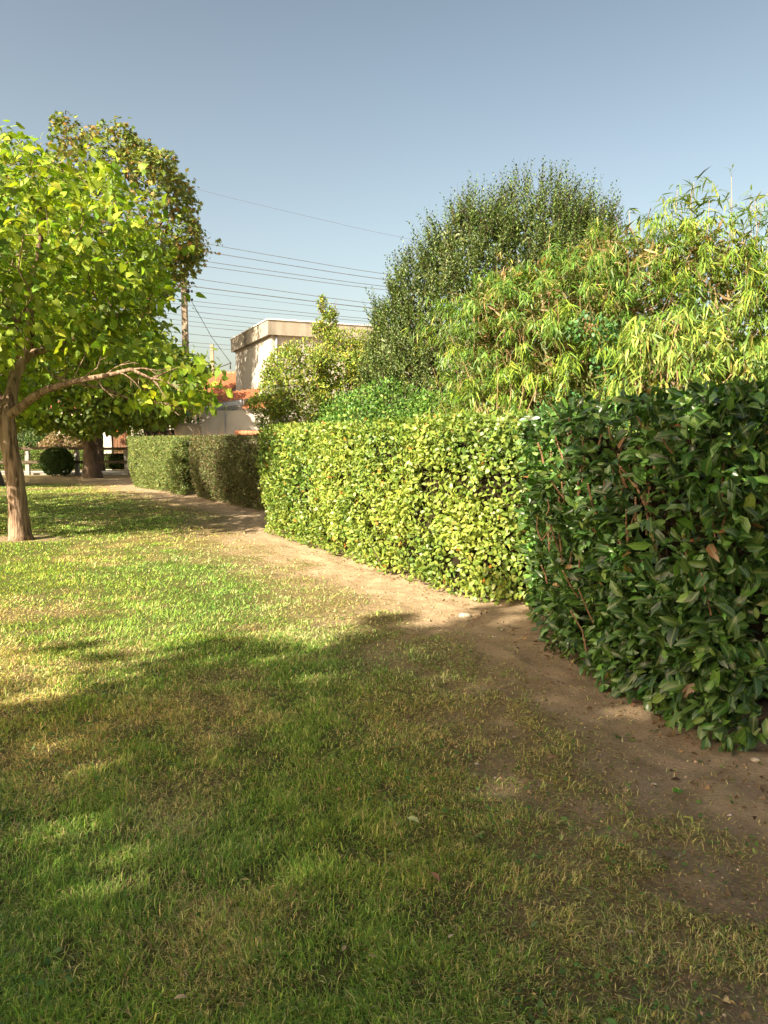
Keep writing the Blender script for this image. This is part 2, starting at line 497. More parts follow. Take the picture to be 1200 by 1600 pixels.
# ------------------------------------------------------------------ grass
def make_grass():
    def sample(n, d0, d1, dens_pow):
        u = rng.random(n)
        e = 2 - dens_pow
        d = (d0 ** e + u * (d1 ** e - d0 ** e)) ** (1 / e)
        az = rng.uniform(-rad(33), rad(33), n)
        return d * np.sin(az), d * np.cos(az)
    Vs = []; Fs = []; Cs = []; o = 0
    for (n, d0, d1, pw, seg) in ((430000, 1.45, 6.5, 1.35, 3), (400000, 6.2, 31, 1.75, 1)):
        X, Y = sample(n, d0, d1, pw)
        P2 = np.c_[X, Y]
        clump = fbm(P2, 7.0, 61, 3)
        b = bareness(X, Y); hd = hedge_dist(X, Y)
        keep = (rng.random(n) > np.clip(b * 1.15 - .03, 0, .95)) & (hd > .08)
        keep &= rng.random(n) < .3 + 1.3 * sstep(.3, .6, clump)
        keep &= rng.random(n) > .45 * sstep(1.9, 1.0, hd)
        X = X[keep]; Y = Y[keep]; clump = clump[keep]; b = b[keep]; n = len(X)
        P2 = np.c_[X, Y]
        dr = dryness(X, Y); d = np.hypot(X, Y)
        Z = ground_z(X, Y) - .004
        lush = sstep(.48, .72, fbm(P2, .9, 71, 3))
        H = (.013 + .024 * rng.random(n) ** 1.5 + .020 * sstep(.5, .8, clump) + .010 * lush) * (1 - .35 * b)
        H *= np.where(rng.random(n) < .03, 1.6, 1)
        if seg == 1: H *= 1.12
        flow = vnoise(P2, 2.2, 81) * 6.28 * 1.5
        ang = flow + rng.normal(0, 1.6, n)
        lean = np.clip(rng.normal(.92, .42, n) + .3 * dr, 0.05, 1.52)
        hx = np.cos(ang) * np.sin(lean) * H * 1.4; hy = np.sin(ang) * np.sin(lean) * H * 1.4; hz = np.cos(lean) * H + .006
        wid = (.0011 + .0009 * rng.random(n)) * np.maximum(1, d / 3.0) ** .9
        if seg == 1: wid *= 1.5
        wa = ang + 1.57 + rng.normal(0, .5, n); wx = np.cos(wa) * wid; wy = np.sin(wa) * wid
        is_dry = rng.random(n) < (.09 + .68 * dr)
        g = palette(n, [(.15, .26, .045), (.21, .31, .055), (.10, .20, .035), (.28, .34, .08)], [4, 4, 3, 2], .24)
        s = palette(n, [(.47, .42, .20), (.38, .33, .16), (.29, .21, .115), (.40, .41, .15)], [3, 3, 1.6, 4], .22)
        c = np.where(is_dry[:, None], s, g)
        hue = (fbm(P2, .7, 91, 2) - .5)[:, None]
        c = c * (1 + hue * np.array([.5, .12, -.2])) * 1.26
        R = np.c_[X, Y, Z]
        A = R + np.c_[wx, wy, np.zeros(n)]; Bq = R - np.c_[wx, wy, np.zeros(n)]
        tip = R + np.c_[hx, hy, hz * .92]
        if seg == 3:
            mid = R + np.c_[hx * .38, hy * .38, hz * .72]
            V = np.stack([A, Bq, mid + np.c_[wx, wy, 0 * wx] * .8, mid - np.c_[wx, wy, 0 * wx] * .8, tip], 1)
            F = np.array([(0, 1, 3), (0, 3, 2), (2, 3, 4)]); k = 5
        else:
            V = np.stack([A, Bq, tip], 1); F = np.array([(0, 1, 2)]); k = 3
        Fs.append((F[None] + (np.arange(n) * k)[:, None, None]).reshape(-1, 3) + o); Vs.append(V.reshape(-1, 3))
        cc = np.ones((n, k, 4)); cc[:, :, :3] = c[:, None]; Cs.append(cc.reshape(-1, 4)); o += n * k
    me = npmesh('grass', np.concatenate(Vs), np.concatenate(Fs), M['grass'], np.concatenate(Cs), False)
    tag(link('grass', me), 'short mown grass blades, green mixed with dry straw, covering the lawn', 'grass', kind='stuff')
make_grass()

def ground_litter():
    # clover and weed leaves
    n = 12000
    d = (1.6 ** .6 + rng.random(n) * (13 ** .6 - 1.6 ** .6)) ** (1 / .6); az = rng.uniform(-.56, .56, n)
    X = d * np.sin(az); Y = d * np.cos(az)
    k = (fbm(np.c_[X, Y], 1.6, 101, 3) > .46) & (hedge_dist(X, Y) > .15) & (rng.random(n) > bareness(X, Y) * .85)
    X = X[k]; Y = Y[k]; n = len(X)
    P = np.c_[X, Y, ground_z(X, Y) + rng.uniform(.004, .03, n)]
    D = rv(n) * [1, 1, .3] + [0, 0, .25]; N = rv(n) * .4 + [0, 0, 1]
    L = rng.uniform(.012, .034, n); C = palette(n, [(.07, .15, .03), (.11, .19, .045), (.16, .22, .06)], [3, 3, 1])
    me = foliage('weed_leaves', [(P, D, N, L, L * rng.uniform(.35, .75, n), C, 'oval')], M['small'], None, 'stuff')
    tag(me, 'small round weed leaves scattered low among the grass blades', 'weeds')
    # clippings
    n = 42000
    d = (1.7 ** .8 + rng.random(n) * (26 ** .8 - 1.7 ** .8)) ** (1 / .8); az = rng.uniform(-.5, .56, n)
    X = d * np.sin(az); Y = d * np.cos(az); hd = hedge_dist(X, Y)
    k = (hd > .02) & (hd < 2.0) & (rng.random(n) < np.where(hd < 1.1, 1, .5)) & (rng.random(n) < sstep(.30, .65, fbm(np.c_[X, Y], 2.3, 111, 3)))
    X = X[k]; Y = Y[k]; n = len(X)
    P = np.c_[X, Y, ground_z(X, Y) + rng.uniform(.004, .018, n)]
    D = rv(n) * [1, 1, .15]; N = rv(n) * .35 + [0, 0, 1]
    L = rng.uniform(.005, .022, n) * np.where(rng.random(n) < .1, 1.6, 1)
    C = palette(n, [(.22, .13, .07), (.40, .31, .15), (.14, .20, .06), (.46, .42, .22), (.08, .05, .03)], [4, 4, 2, 1.2, 4])
    me = foliage('clippings', [(P, D, N, L, L * rng.uniform(.06, .45, n), C, 'quad')], M['small'], None, 'stuff')
    tag(me, 'loose hedge clippings and dry leaf crumbs strewn over the bare earth strip', 'clippings')
    # flat dry thatch on the thin and straw-coloured parts
    n = 90000
    d = (1.7 ** .7 + rng.random(n) * (14 ** .7 - 1.7 ** .7)) ** (1 / .7); az = rng.uniform(-.56, .56, n)
    X = d * np.sin(az); Y = d * np.cos(az); hd = hedge_dist(X, Y); b = bareness(X, Y)
    k = (hd > .3) & (rng.random(n) < .10 + .9 * dryness(X, Y)) & (rng.random(n) < 1.05 - sstep(.7, 1, b) * .85)
    X = X[k]; Y = Y[k]; n = len(X)
    P = np.c_[X, Y, ground_z(X, Y) + rng.uniform(.003, .022, n)]
    D = rv(n) * [1, 1, .22]; N = rv(n) * .3 + [0, 0, 1]; L = rng.uniform(.012, .036, n)
    C = palette(n, [(.48, .40, .20), (.36, .27, .14), (.22, .15, .08), (.27, .31, .12)], [3, 3, 1.5, 3.5], .22)
    me = foliage('dry_thatch', [(P, D, N, L, (.0018 + .0012 * rng.random(n)) * np.maximum(1, d[k] / 5), C, 'quad')], M['small'], None, 'stuff')
    tag(me, 'flat dry straw and grass cuttings matted over the thin parts of the lawn', 'thatch')
    # leaf litter caught at the hedge foot
    n = 26000
    d = (2.6 ** .7 + rng.random(n) * (26 ** .7 - 2.6 ** .7)) ** (1 / .7); az = rng.uniform(-.4, .56, n)
    X = d * np.sin(az); Y = d * np.cos(az); hd = hedge_dist(X, Y)
    k = (hd > -.35) & (hd < .34) & (rng.random(n) < np.exp(-np.abs(hd - .02) / .13)); X = X[k]; Y = Y[k]; n = len(X)
    P = np.c_[X, Y, ground_z(X, Y) + rng.uniform(.003, .02, n)]
    L = rng.uniform(.02, .055, n); C = palette(n, [(.20, .11, .055), (.32, .21, .10), (.11, .065, .035), (.13, .18, .05)], [4, 3, 3, 1.2], .22)
    me = foliage('leaf_litter', [(P, rv(n) * [1, 1, .3], rv(n) * .5 + [0, 0, 1], L, L * rng.uniform(.3, .55, n), C, 'quad')], M['small'], None, 'stuff')
    tag(me, 'brown leaf litter gathered at the foot of the clipped hedges', 'leaf litter')
    # clods and gravel
    n = 11000
    d = (1.9 ** .7 + rng.random(n) * (16 ** .7 - 1.9 ** .7)) ** (1 / .7); az = rng.uniform(-.3, .56, n)
    X = d * np.sin(az); Y = d * np.cos(az)
    k = (bareness(X, Y) > .55) & (hedge_dist(X, Y) > -.1); X = X[k]; Y = Y[k]; n = len(X)
    oc = np.array([(1,0,0),(0,1,0),(-1,0,0),(0,-1,0),(0,0,.8),(0,0,-.6)]); of = np.array([(0,1,4),(1,2,4),(2,3,4),(3,0,4),(1,0,5),(2,1,5),(3,2,5),(0,3,5)])
    r = rng.uniform(.003, .009, n) * np.where(rng.random(n) < .06, 2, 1)
    V = np.c_[X, Y, ground_z(X, Y) + r * .3][:, None] + (oc[None] + rng.normal(0, .22, (n, 6, 3))) * r[:, None, None]
    F = (of[None] + (np.arange(n) * 6)[:, None, None]).reshape(-1, 3)
    cc = np.ones((n, 6, 4)); cc[:, :, :3] = palette(n, [(.24, .16, .09), (.40, .29, .18), (.55, .48, .38)], [5, 3, .8])[:, None]
    tag(link('gravel', npmesh('gravel', V.reshape(-1, 3), F, leaf_mat('earth_crumb', .95, .1, .0), cc.reshape(-1, 4), False)),
        'crumbs of earth and small stones on the soil strip', 'gravel', kind='stuff')
ground_litter()

# ------------------------------------------------------------------ masses of foliage
def blob_points(blobs, n, depth=.18, back=.35, lump=.25, lscale=1.2, zmin=.1, seed=0):
    """points on the joined surface of ellipsoids (cx,cy,cz,rx,ry,rz)"""
    B = np.array(blobs, float)
    area = (B[:, 3] * B[:, 4] + B[:, 3] * B[:, 5] + B[:, 4] * B[:, 5]); w = area / area.sum()
    Ps = []; Ns = []; got = 0
    while got < n:
        m = n * 2
        k = rng.choice(len(B), m, p=w)
        dr = nrm(rv(m)); R = B[k, 3:6]; c = B[k, :3]
        dep = rng.random(m) ** 1.6 * depth
        S0 = c + R * dr
        lp = 1 + (fbm(S0, lscale, 200 + seed, 2) - .5) * 2 * lump
        P = c + R * dr * (lp * (1 - dep))[:, None]
        N = nrm(dr / R)
        inside = np.zeros(m, bool)
        for j in range(len(B)):
            q = (P - B[j, :3]) / (B[j, 3:6] * .84)
            inside |= ((q * q).sum(1) < 1) & (k != j)
        fac = ((CAM - P) * N).sum(1) > 0
        ok = ~inside & (P[:, 2] > zmin) & (fac | (rng.random(m) < back))
        Ps.append(P[ok]); Ns.append(N[ok]); got += ok.sum()
        if ok.sum() == 0: break
    return np.concatenate(Ps)[:n], np.concatenate(Ns)[:n]

def clumpify(blobs, per, frac, seed, zmin=.3):
    r = np.random.default_rng(seed); out = [list(b) for b in blobs]
    for b in blobs:
        for _ in range(per):
            d = r.normal(0, 1, 3); d /= np.linalg.norm(d)
            f = frac * r.uniform(.7, 1.3); s = min(b[3:6])
            c = np.array(b[:3]) + np.array(b[3:6]) * d * (1 - f * .45)
            if c[2] > zmin: out.append([*c, s * f * r.uniform(.9, 1.3), s * f * r.uniform(.9, 1.3), s * f * r.uniform(.7, 1)])
    return out

def grow(nodes, radii0, targets, rtip=.006, wig=.08, power=2.3):
    """connect targets to the nearest node of a growing tree; returns polylines with radii"""
    pts = [Vector(p) for p in nodes['p']]; par = list(nodes['par'])
    nfix = len(pts)
    base = pts[nodes.get('root', 0)]
    T = sorted([Vector(t) for t in targets], key=lambda t: (t - base).length)
    arr = np.array([tuple(p) for p in pts])
    allow = [i >= nodes.get('from', 0) for i in range(len(pts))]
    ends = []
    for t in T:
        ta = np.array(t)
        dd = np.linalg.norm(arr - ta, axis=1)
        bd = np.linalg.norm(arr - np.array(base), axis=1)
        cost = dd + .25 * bd
        cost[~np.array(allow)] = 1e9
        i = int(np.argmin(cost)); a = pts[i]
        L = (t - a).length; k = max(1, int(L / .45)); prev = i
        for j in range(1, k + 1):
            f = j / k
            q = a.lerp(t, f) + Vector((random.gauss(0, wig), random.gauss(0, wig), random.gauss(0, wig) + .12 * L * math.sin(f * math.pi))) * (1 if j < k else 0) * min(1, L)
            pts.append(q); par.append(prev); allow.append(True); prev = len(pts) - 1
            arr = np.vstack([arr, np.array(q)])
        ends.append(prev)
    w = np.zeros(len(pts)); 
    for e in ends: w[e] += 1
    for i in range(len(pts) - 1, -1, -1):
        if par[i] >= 0: w[par[i]] += w[i]
    R = rtip * np.maximum(w, 1) ** (1 / power)
    for i in range(min(nfix, len(radii0))): R[i] = max(radii0[i], 0)
    kids = {}
    for i, p in enumerate(par):
        if p >= 0: kids.setdefault(p, []).append(i)
    lines = []
    stack = [(0, None)]
    while stack:
        i, frm = stack.pop()
        line = ([frm] if frm is not None else []) + [i]; cur = i
        while kids.get(cur):
            ks = sorted(kids[cur], key=lambda q: -R[q])
            for o in ks[1:]: stack.append((o, cur))
            cur = ks[0]; line.append(cur)
        if len(line) > 1:
            rr = [R[j] for j in line]
            if frm is not None: rr[0] = min(rr[0], rr[1] * 1.15)
            lines.append(([pts[j] for j in line], rr, frm is None))
    return lines

def build_wood(lines, mat, root, trunk_n=14, thick=.03):
    t = MB(); b = MB()
    for pts, rr, main in lines:
        if main:
            P = []; Rr = []
            for i in range(len(pts) - 1):
                k = max(1, int((pts[i + 1] - pts[i]).length / .12)) if rr[i] > .06 else 1
                for j in range(k):
                    f = j / k; P.append(pts[i].lerp(pts[i + 1], f)); Rr.append(rr[i] * (1 - f) + rr[i + 1] * f)
            P.append(pts[-1]); Rr.append(rr[-1])
            V, F = tube(P, Rr, trunk_n, True, lump=.12, seed=len(P)); t.add(V, F)
        else:
            b.tube(pts, rr, 6 if rr[0] > thick else 4, False)
    t.build('trunk', mat, root, True)
    if b.v: b.build('branches', mat, root, True, 'stuff')

def at_px(u, v, d):
    """design helper used once to lay the catalpa limbs out: view angle to metres at depth d"""
    th = rad(5.2); x = (u - 600) / 1209; z = -(v - 800) / 1209
    y2 = math.cos(th) + math.sin(th) * z; z2 = -math.sin(th) + z * math.cos(th)
    return (x * d / y2, d, 1.6 + z2 * d / y2)

# --- front catalpa
def cluster_leaves(C0, out, m, spread, L, Wr, cols, wts, shape, droop=.5, upn=.8):
    """m leaves round each cluster centre"""
    n = len(C0) * m
    C = np.repeat(C0, m, 0); O = np.repeat(out, m, 0)
    q = rv(n); q[:, 2] -= .35 * (q[:, 0] ** 2 + q[:, 1] ** 2)
    P = C + q * spread
    D = nrm(O * .5 + rv(n) * .75 + [0, 0, -droop]); N = O * .45 + rv(n) * .42 + [0, 0, upn]
    Ls = L * rng.uniform(.45, 1.2, n)
    return (P, D, N, Ls, Ls * Wr * rng.uniform(.8, 1.1, n), palette(n, cols, wts, .2) * np.repeat(rng.uniform(.75, 1.15, (len(C0), 1)), m, 0), shape)

def profile_crown(cx, cy, prof, n, seed, yscale=.8, inner=.55):
    """cluster centres inside a crown given as (z, radius) pairs; biased to the outside, lumpy"""
    r = np.random.default_rng(seed)
    zs = np.array([p[0] for p in prof]); rs = np.array([p[1] for p in prof])
    out = []
    wmax = rs.max()
    while len(out) < n:
        z = r.uniform(zs[0], zs[-1]); R = np.interp(z, zs, rs)
        if r.random() > R / wmax: continue
        a = r.uniform(0, 2 * math.pi)
        f = 1 - (1 - inner) * r.random() ** 1.7
        lump = .82 + .32 * vnoise(np.array([[math.cos(a) * 1.8 + 5, math.sin(a) * 1.8 + 5, z * 1.1]]), 1.3, seed)[0]
        out.append((cx + math.cos(a) * R * f * lump, cy + math.sin(a) * R * f * lump * yscale, z))
    return np.array(out)

def catalpa_front():
    root = thing('catalpa_tree', (-5.98, 12.6, 0), 'yellow-green catalpa with big heart-shaped leaves and bare leaning trunk standing on the lawn', 'tree', 'catalpas on the lawn')
    d = 12.6
    L = lambda u, v, dd=0: at_px(u, v, d + dd)
    p = [(-5.95, 12.6, -.05), (-5.97, 12.6, .08), L(28, 800), L(22, 740), L(14, 690), L(10, 652),        # trunk 0-5
         L(20, 610, .1), L(24, 585, .2), L(42, 555, .3), L(48, 510, .5), L(44, 460, .6), L(60, 400, .6), L(70, 330, .5), # centre limb 6-12
         L(30, 638, -.15), L(50, 622, -.3), L(72, 609, -.45), L(112, 597, -.6), L(165, 587, -.75), L(205, 577, -.8), L(236, 592, -.9), # right limb 13-19
         L(-12, 600, .1), L(-45, 540, .2), L(-80, 470, .3), L(-120, 400, .3)]                             # left limb 20-23
    par = [-1, 0, 1, 2, 3, 4, 5, 6, 7, 8, 9, 10, 11, 5, 13, 14, 15, 16, 17, 18, 5, 20, 21, 22]
    R0 = [.22, .175, .150, .138, .132, .138, .095, .088, .08, .07, .06, .05, .04, .078, .068, .060, .048, .038, .030, .020, .08, .07, .06, .04]
    prof = [(2.2, 3.0), (2.5, 3.85), (2.9, 3.7), (3.4, 3.25), (4.4, 3.2), (5.4, 3.15), (5.9, 3.0), (6.15, 2.5), (6.35, 1.5)]
    C = profile_crown(-7.1, 13.0, prof, 760, 5, .78, .5)
    # underside on the right stays high near the trunk, hangs at the tip of the low limb
    hang = np.array([L(u, v, dd) for u, v, dd in ((290, 636, -.2), (305, 648, -.1), (312, 655, 0), (270, 618, -.4), (250, 625, -.2), (312, 600, -.3), (200, 610, .4), (160, 600, .6), (225, 640, .5), (280, 580, -.4), (300, 625, 0), (110, 585, -.8))])
    C = np.vstack([C, hang + rv(12) * .05, hang + rv(12) * .2])
    keep = ~((C[:, 0] > -6.8) & (C[:, 2] < 2.75) & (C[:, 0] < -4.2)) & ~((C[:, 1] < 11.3) & (C[:, 0] > -5.6) & (C[:, 2] < 4.3))
    keep &= ~((C[:, 0] > -5.7) & (C[:, 0] < -3.55) & (C[:, 2] < 2.95) & (C[:, 1] < 12.5))
    C = C[keep]
    lines = grow({'p': p, 'par': par, 'root': 5, 'from': 8}, R0, C[::2], .0065, .06)
    # several branches may start on the right limb too
    # bare forking twigs along the low limb
    for (u0, v0, d0_, fork) in ((205, 577, -.8, ((232, 590), (248, 604))), (205, 577, -.8, ((240, 578), (262, 583))), (222, 584, -.85, ((246, 600), (258, 622))), (165, 587, -.75, ((186, 571), (212, 566))), (112, 597, -.6, ((84, 588), (70, 574))),
                                (130, 593, -.65, ((152, 575), (158, 556))), (185, 582, -.78, ((205, 592), (222, 610))), (90, 603, -.5, ((102, 585), (104, 566))), (150, 589, -.7, ((160, 606), (178, 622))), (236, 592, -.9, ((262, 598), (285, 612)))):
        a0 = Vector(L(u0, v0, d0_)); a1 = Vector(L(*fork[0], d0_ - random.uniform(-.1, .2))); a2 = Vector(L(*fork[1], d0_ - random.uniform(-.2, .3)))
        lines.append(([a0, a0.lerp(a1, .5) + Vector((0, 0, .02)), a1, a2], [.017, .014, .010, .005], False))
        for q in range(3):
            st_ = a1.lerp(a2, random.uniform(-.4, .8)); lines.append(([st_, st_ + Vector((random.uniform(-.05, .22), random.gauss(0, .06), random.uniform(-.12, .16)))], [.007, .003], False))
    build_wood(lines, M['bark'], root, 16)
    O = nrm(C - np.array([-7.0, 13.0, 3.6]))
    s = cluster_leaves(C, O, 26, np.array([.27, .27, .12]), .158, .84, [(.22, .32, .035), (.30, .40, .045), (.14, .24, .03), (.38, .46, .05)], [4, 4, 3, .7], 'heart', .5, .85)
    k = (s[0][:, 2] > 2.12) | (s[0][:, 0] < -6.2)
    s = tuple(a[k] if isinstance(a, np.ndarray) else a for a in s)
    P = s[0]
    score = (s[3] / np.linalg.norm(P - CAM, axis=1)) * (1 + .9 * ((CAM - P) * nrm(P - np.array([-7, 13, 3.9]))).sum(1).clip(-1, 10) / 10) * in_view(P)
    score = score * (P[:, 1] < 12.8)
    split_leaves(root, s, 300, M['catalpa'], score)
    return root
catalpa_front()

def simple_tree(name, base, top, rbase, crown_blobs, nleaf, L, Wr, cols, wts, shape, mat, barkm, label, group=None, seed=1, lump=.25, nb=90, clump=(7, .42), droop=.35, depth=.35, back=.45, lean=(0, 0)):
    root = thing(name, base, label, 'tree', group)
    b = Vector(base); k = 6
    p = [b + Vector((lean[0] * (i / k) ** 1.3, lean[1] * (i / k), top * i / k)) + Vector((random.gauss(0, .04), random.gauss(0, .04), 0)) * (i > 0) for i in range(k + 1)]
    p[0].z -= .1
    par = [-1] + list(range(k)); R0 = [rbase * (1.25 if i == 0 else 1 - .55 * i / k) for i in range(k + 1)]
    bl = clumpify(crown_blobs, clump[0], clump[1], seed)
    P, N = blob_points(bl, nleaf, depth, back, lump, 1.0, .6, seed)
    tg = P[rng.choice(len(P), nb, replace=False)]
    c0 = np.mean([q[:3] for q in crown_blobs], 0)
    tg = tg + (c0 - tg) * .18
    lines = grow({'p': p, 'par': par, 'root': k, 'from': 3}, R0, tg, rbase * .055, .1)
    build_wood(lines, barkm, root, 12, .05)
    n = len(P)
    D = nrm(N * .5 + rv(n) * .8 + [0, 0, -droop]); NN = N * .6 + rv(n) * .55 + [0, 0, .6]
    Ls = L * rng.uniform(.6, 1.2, n)
    C = palette(n, cols, wts, .2)
    foliage('crown', [(P, D, NN, Ls, Ls * Wr, C, shape)], mat, root, 'stuff')
    return root

catc = [(.17, .26, .035), (.23, .32, .045), (.10, .18, .03)]
simple_tree('catalpa_tree', (-13.6, 15.8, 0), 2.4, .2, [(-13.2, 15.8, 4.2, 3.7, 3.2, 2.1), (-12.2, 16.2, 5.2, 2.4, 2.2, 1.4)], 5200, .21, .82, catc, [4, 3, 3], 'heart', M['catalpa'], M['bark'],
            'catalpa just out of view to the left whose shade stripes the lawn', 'catalpas on the lawn', 3, nb=70)
simple_tree('catalpa_tree', (-13.25, 35.2, 0), 2.6, .40, [(-13.4, 35.4, 4.6, 5.2, 4, 2.6), (-10.6, 34.8, 3.9, 2.7, 2.5, 1.6), (-16.4, 34.8, 4.0, 3, 3, 1.9), (-12.6, 33.6, 3.2, 2.2, 1.4, 1.3)], 15000, .24, .82,
            [(.15, .23, .035), (.24, .31, .05), (.09, .15, .03)], [4, 3, 3], 'heart', M['catalpa'], M['darkbark'], 'low-branched green tree with stout flared dark trunk beside the clipped ball bush', 'catalpas on the lawn', 4, nb=110, lean=(-.4, 0))
simple_tree('plane_tree', (-14.6, 28.6, 0), 3.6, .42, [(-16.2, 28.4, 6.6, 4.6, 4, 3), (-14.2, 29.4, 5.2, 2.4, 3, 1.6), (-18.5, 24.6, 7.0, 4.0, 3.6, 2.8), (-22, 25, 7.0, 4.0, 3.6, 2.8)], 15000, .22, .8,
            [(.10, .17, .03), (.16, .23, .04), (.06, .11, .02)], [4, 3, 3], 'heart', M['maple'], M['darkbark'], 'dark trunk at the far left edge with crown mostly hidden behind the front catalpa', 'tall trees beyond the lawn', 6, nb=90)
mp = [(-14.6, 40, 12.45, 4.9, 4.5, 3.8), (-11.5, 40, 13.45, 2.2, 2.6, 2.4), (-10.6, 39.6, 11.75, 1.4, 1.6, 1.3), (-15.9, 40, 15.75, 0.7, 0.8, 2.0), (-13.6, 40, 15.55, 1.5, 1.6, 1.6), (-12.2, 40, 15.45, 0.9, 1, 1.2), (-18.2, 40, 12.95, 3, 3, 2.9), (-10.4, 39.8, 10.35, 0.55, 0.5, 0.6), (-9.4, 39.6, 10.45, 0.3, 0.3, 0.65), (-12.6, 40, 9.2, 1.4, 1.5, 1.4), (-15.4, 39.6, 7.2, 4.0, 4, 3)]
simple_tree('maple_tree', (-15.0, 40.6, 0), 8, .34, mp, 23000, .25, .95,
            [(.23, .19, .05), (.13, .17, .04), (.08, .12, .03), (.30, .18, .06), (.19, .24, .045)], [3, 4, 3, 1.0, 4], 'maple', M['maple'], M['darkbark'],
            'tall maple with browning foliage rising behind the front catalpa beside the utility pole', 'tall trees beyond the lawn', 8, nb=150, clump=(14, .24), lump=.55)
# tree behind the viewer whose shade lies over the near lawn and the dark hedge
simple_tree('shade_tree', (-7.6, -9.4, 0), 5, .42, [(-6.6, -7.85, 8.1, 5.6, 5.6, 3.0), (-10.6, -7.9, 8.0, 3.0, 3.0, 2.3), (-4.0, -10.5, 8.0, 4.0, 4, 2.6), (-1.5, -13, 8.0, 5, 4, 3)], 14200, .40, .85,
            [(.10, .16, .03), (.14, .20, .04)], [1, 1], 'heart', M['maple'], M['darkbark'], 'big broadleaf tree behind the viewer that shades the near lawn', 'tall trees beyond the lawn', 9, nb=110, back=1.0, clump=(8, .35), depth=.6)

# ------------------------------------------------------------------ hedges
def chaikin(poly, it=2):
    P = [np.array(p, float) for p in poly]
    for _ in range(it):
        Q = []
        for i in range(len(P)):
            a = P[i]; b = P[(i + 1) % len(P)]
            Q += [a * .82 + b * .18, a * .18 + b * .82]
        P = Q
    return np.array(P)

def hedge_surface(poly, h, n_side, n_top, depth, bump, inset, seed, leanout=.0, back=.12, topvar=.03):
    """footprint polygon is counter-clockwise; returns positions, outward normals, depth into the hedge"""
    Q = chaikin(poly); a = Q; b = np.roll(Q, -1, 0); seg = np.linalg.norm(b - a, axis=1)
    nn = np.c_[(b - a)[:, 1], -(b - a)[:, 0]] / seg[:, None]
    mid = (a + b) / 2
    facing = ((CAM[:2] - mid) * nn).sum(1) > -.3
    w = seg * np.where(facing, 1, back); w /= w.sum()
    k = rng.choice(len(seg), n_side, p=w); t = rng.random(n_side)
    XY = a[k] + (b - a)[k] * t[:, None]; z = rng.random(n_side) ** .95 * h
    N = np.c_[nn[k], np.zeros(n_side)]
    prof = -inset * (1 - sstep(0, .45 * h, z)) + leanout * (z / h) - .07 * sstep(h - .16, h, z) ** 2
    P0 = np.c_[XY, z]
    bm = (fbm(P0, 1.6, seed, 2) - .5) * 2 * bump + (vnoise(P0, 6, seed + 9) - .5) * bump * .8
    dp = rng.random(n_side) ** 1.5 * depth
    P = P0 + N * (prof + bm - dp)[:, None]
    # top
    lo = Q.min(0); hi = Q.max(0)
    T = rng.uniform(lo, hi, (n_top * 4, 2)); ins = np.zeros(len(T), bool)
    for (x1, y1), (x2, y2) in zip(a, b):
        c = ((y1 > T[:, 1]) != (y2 > T[:, 1])) & (T[:, 0] < (x2 - x1) * (T[:, 1] - y1) / (y2 - y1 + 1e-12) + x1)
        ins ^= c
    T = T[ins][:n_top]; m = len(T)
    zt = h + (fbm(T, 2.2, seed + 3, 2) - .5) * 2 * topvar - rng.random(m) ** 1.5 * depth * .6
    P = np.vstack([P, np.c_[T, zt]]); N = np.vstack([N, np.tile([0, 0, 1.], (m, 1))]); dp = np.r_[dp, np.zeros(m)]
    return P, N, dp

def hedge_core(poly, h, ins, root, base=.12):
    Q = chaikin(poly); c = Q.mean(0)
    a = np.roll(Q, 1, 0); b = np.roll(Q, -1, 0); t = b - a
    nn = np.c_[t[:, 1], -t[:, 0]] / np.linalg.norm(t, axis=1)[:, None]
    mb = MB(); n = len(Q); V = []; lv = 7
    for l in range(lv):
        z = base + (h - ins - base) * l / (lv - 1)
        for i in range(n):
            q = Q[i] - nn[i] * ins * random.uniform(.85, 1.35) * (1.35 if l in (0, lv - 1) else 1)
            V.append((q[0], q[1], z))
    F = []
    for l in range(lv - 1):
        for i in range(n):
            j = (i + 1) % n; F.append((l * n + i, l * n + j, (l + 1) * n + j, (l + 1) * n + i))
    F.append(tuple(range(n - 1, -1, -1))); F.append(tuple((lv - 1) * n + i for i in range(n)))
    mb.add(V, F); mb.build('shade_core', M['core'], root)  # solid dark filler standing in for the shaded hedge interior

def twig_mesh(starts, dirs, lens, r0, mat, root, name='twigs', kind='stuff', bend=.15):
    mb = MB()
    for s, d, l in zip(starts, dirs, lens):
        s = Vector(s); d = Vector(d).normalized(); a = s; pts = [a]
        for j in range(3):
            a = a + d * (l / 3) + Vector((random.gauss(0, bend), random.gauss(0, bend), random.gauss(0, bend))) * (l / 3); pts.append(a)
        mb.tube(pts, [r0, r0 * .85, r0 * .65, r0 * .4], 4, False)
    return mb.build(name, mat, root, True, kind)

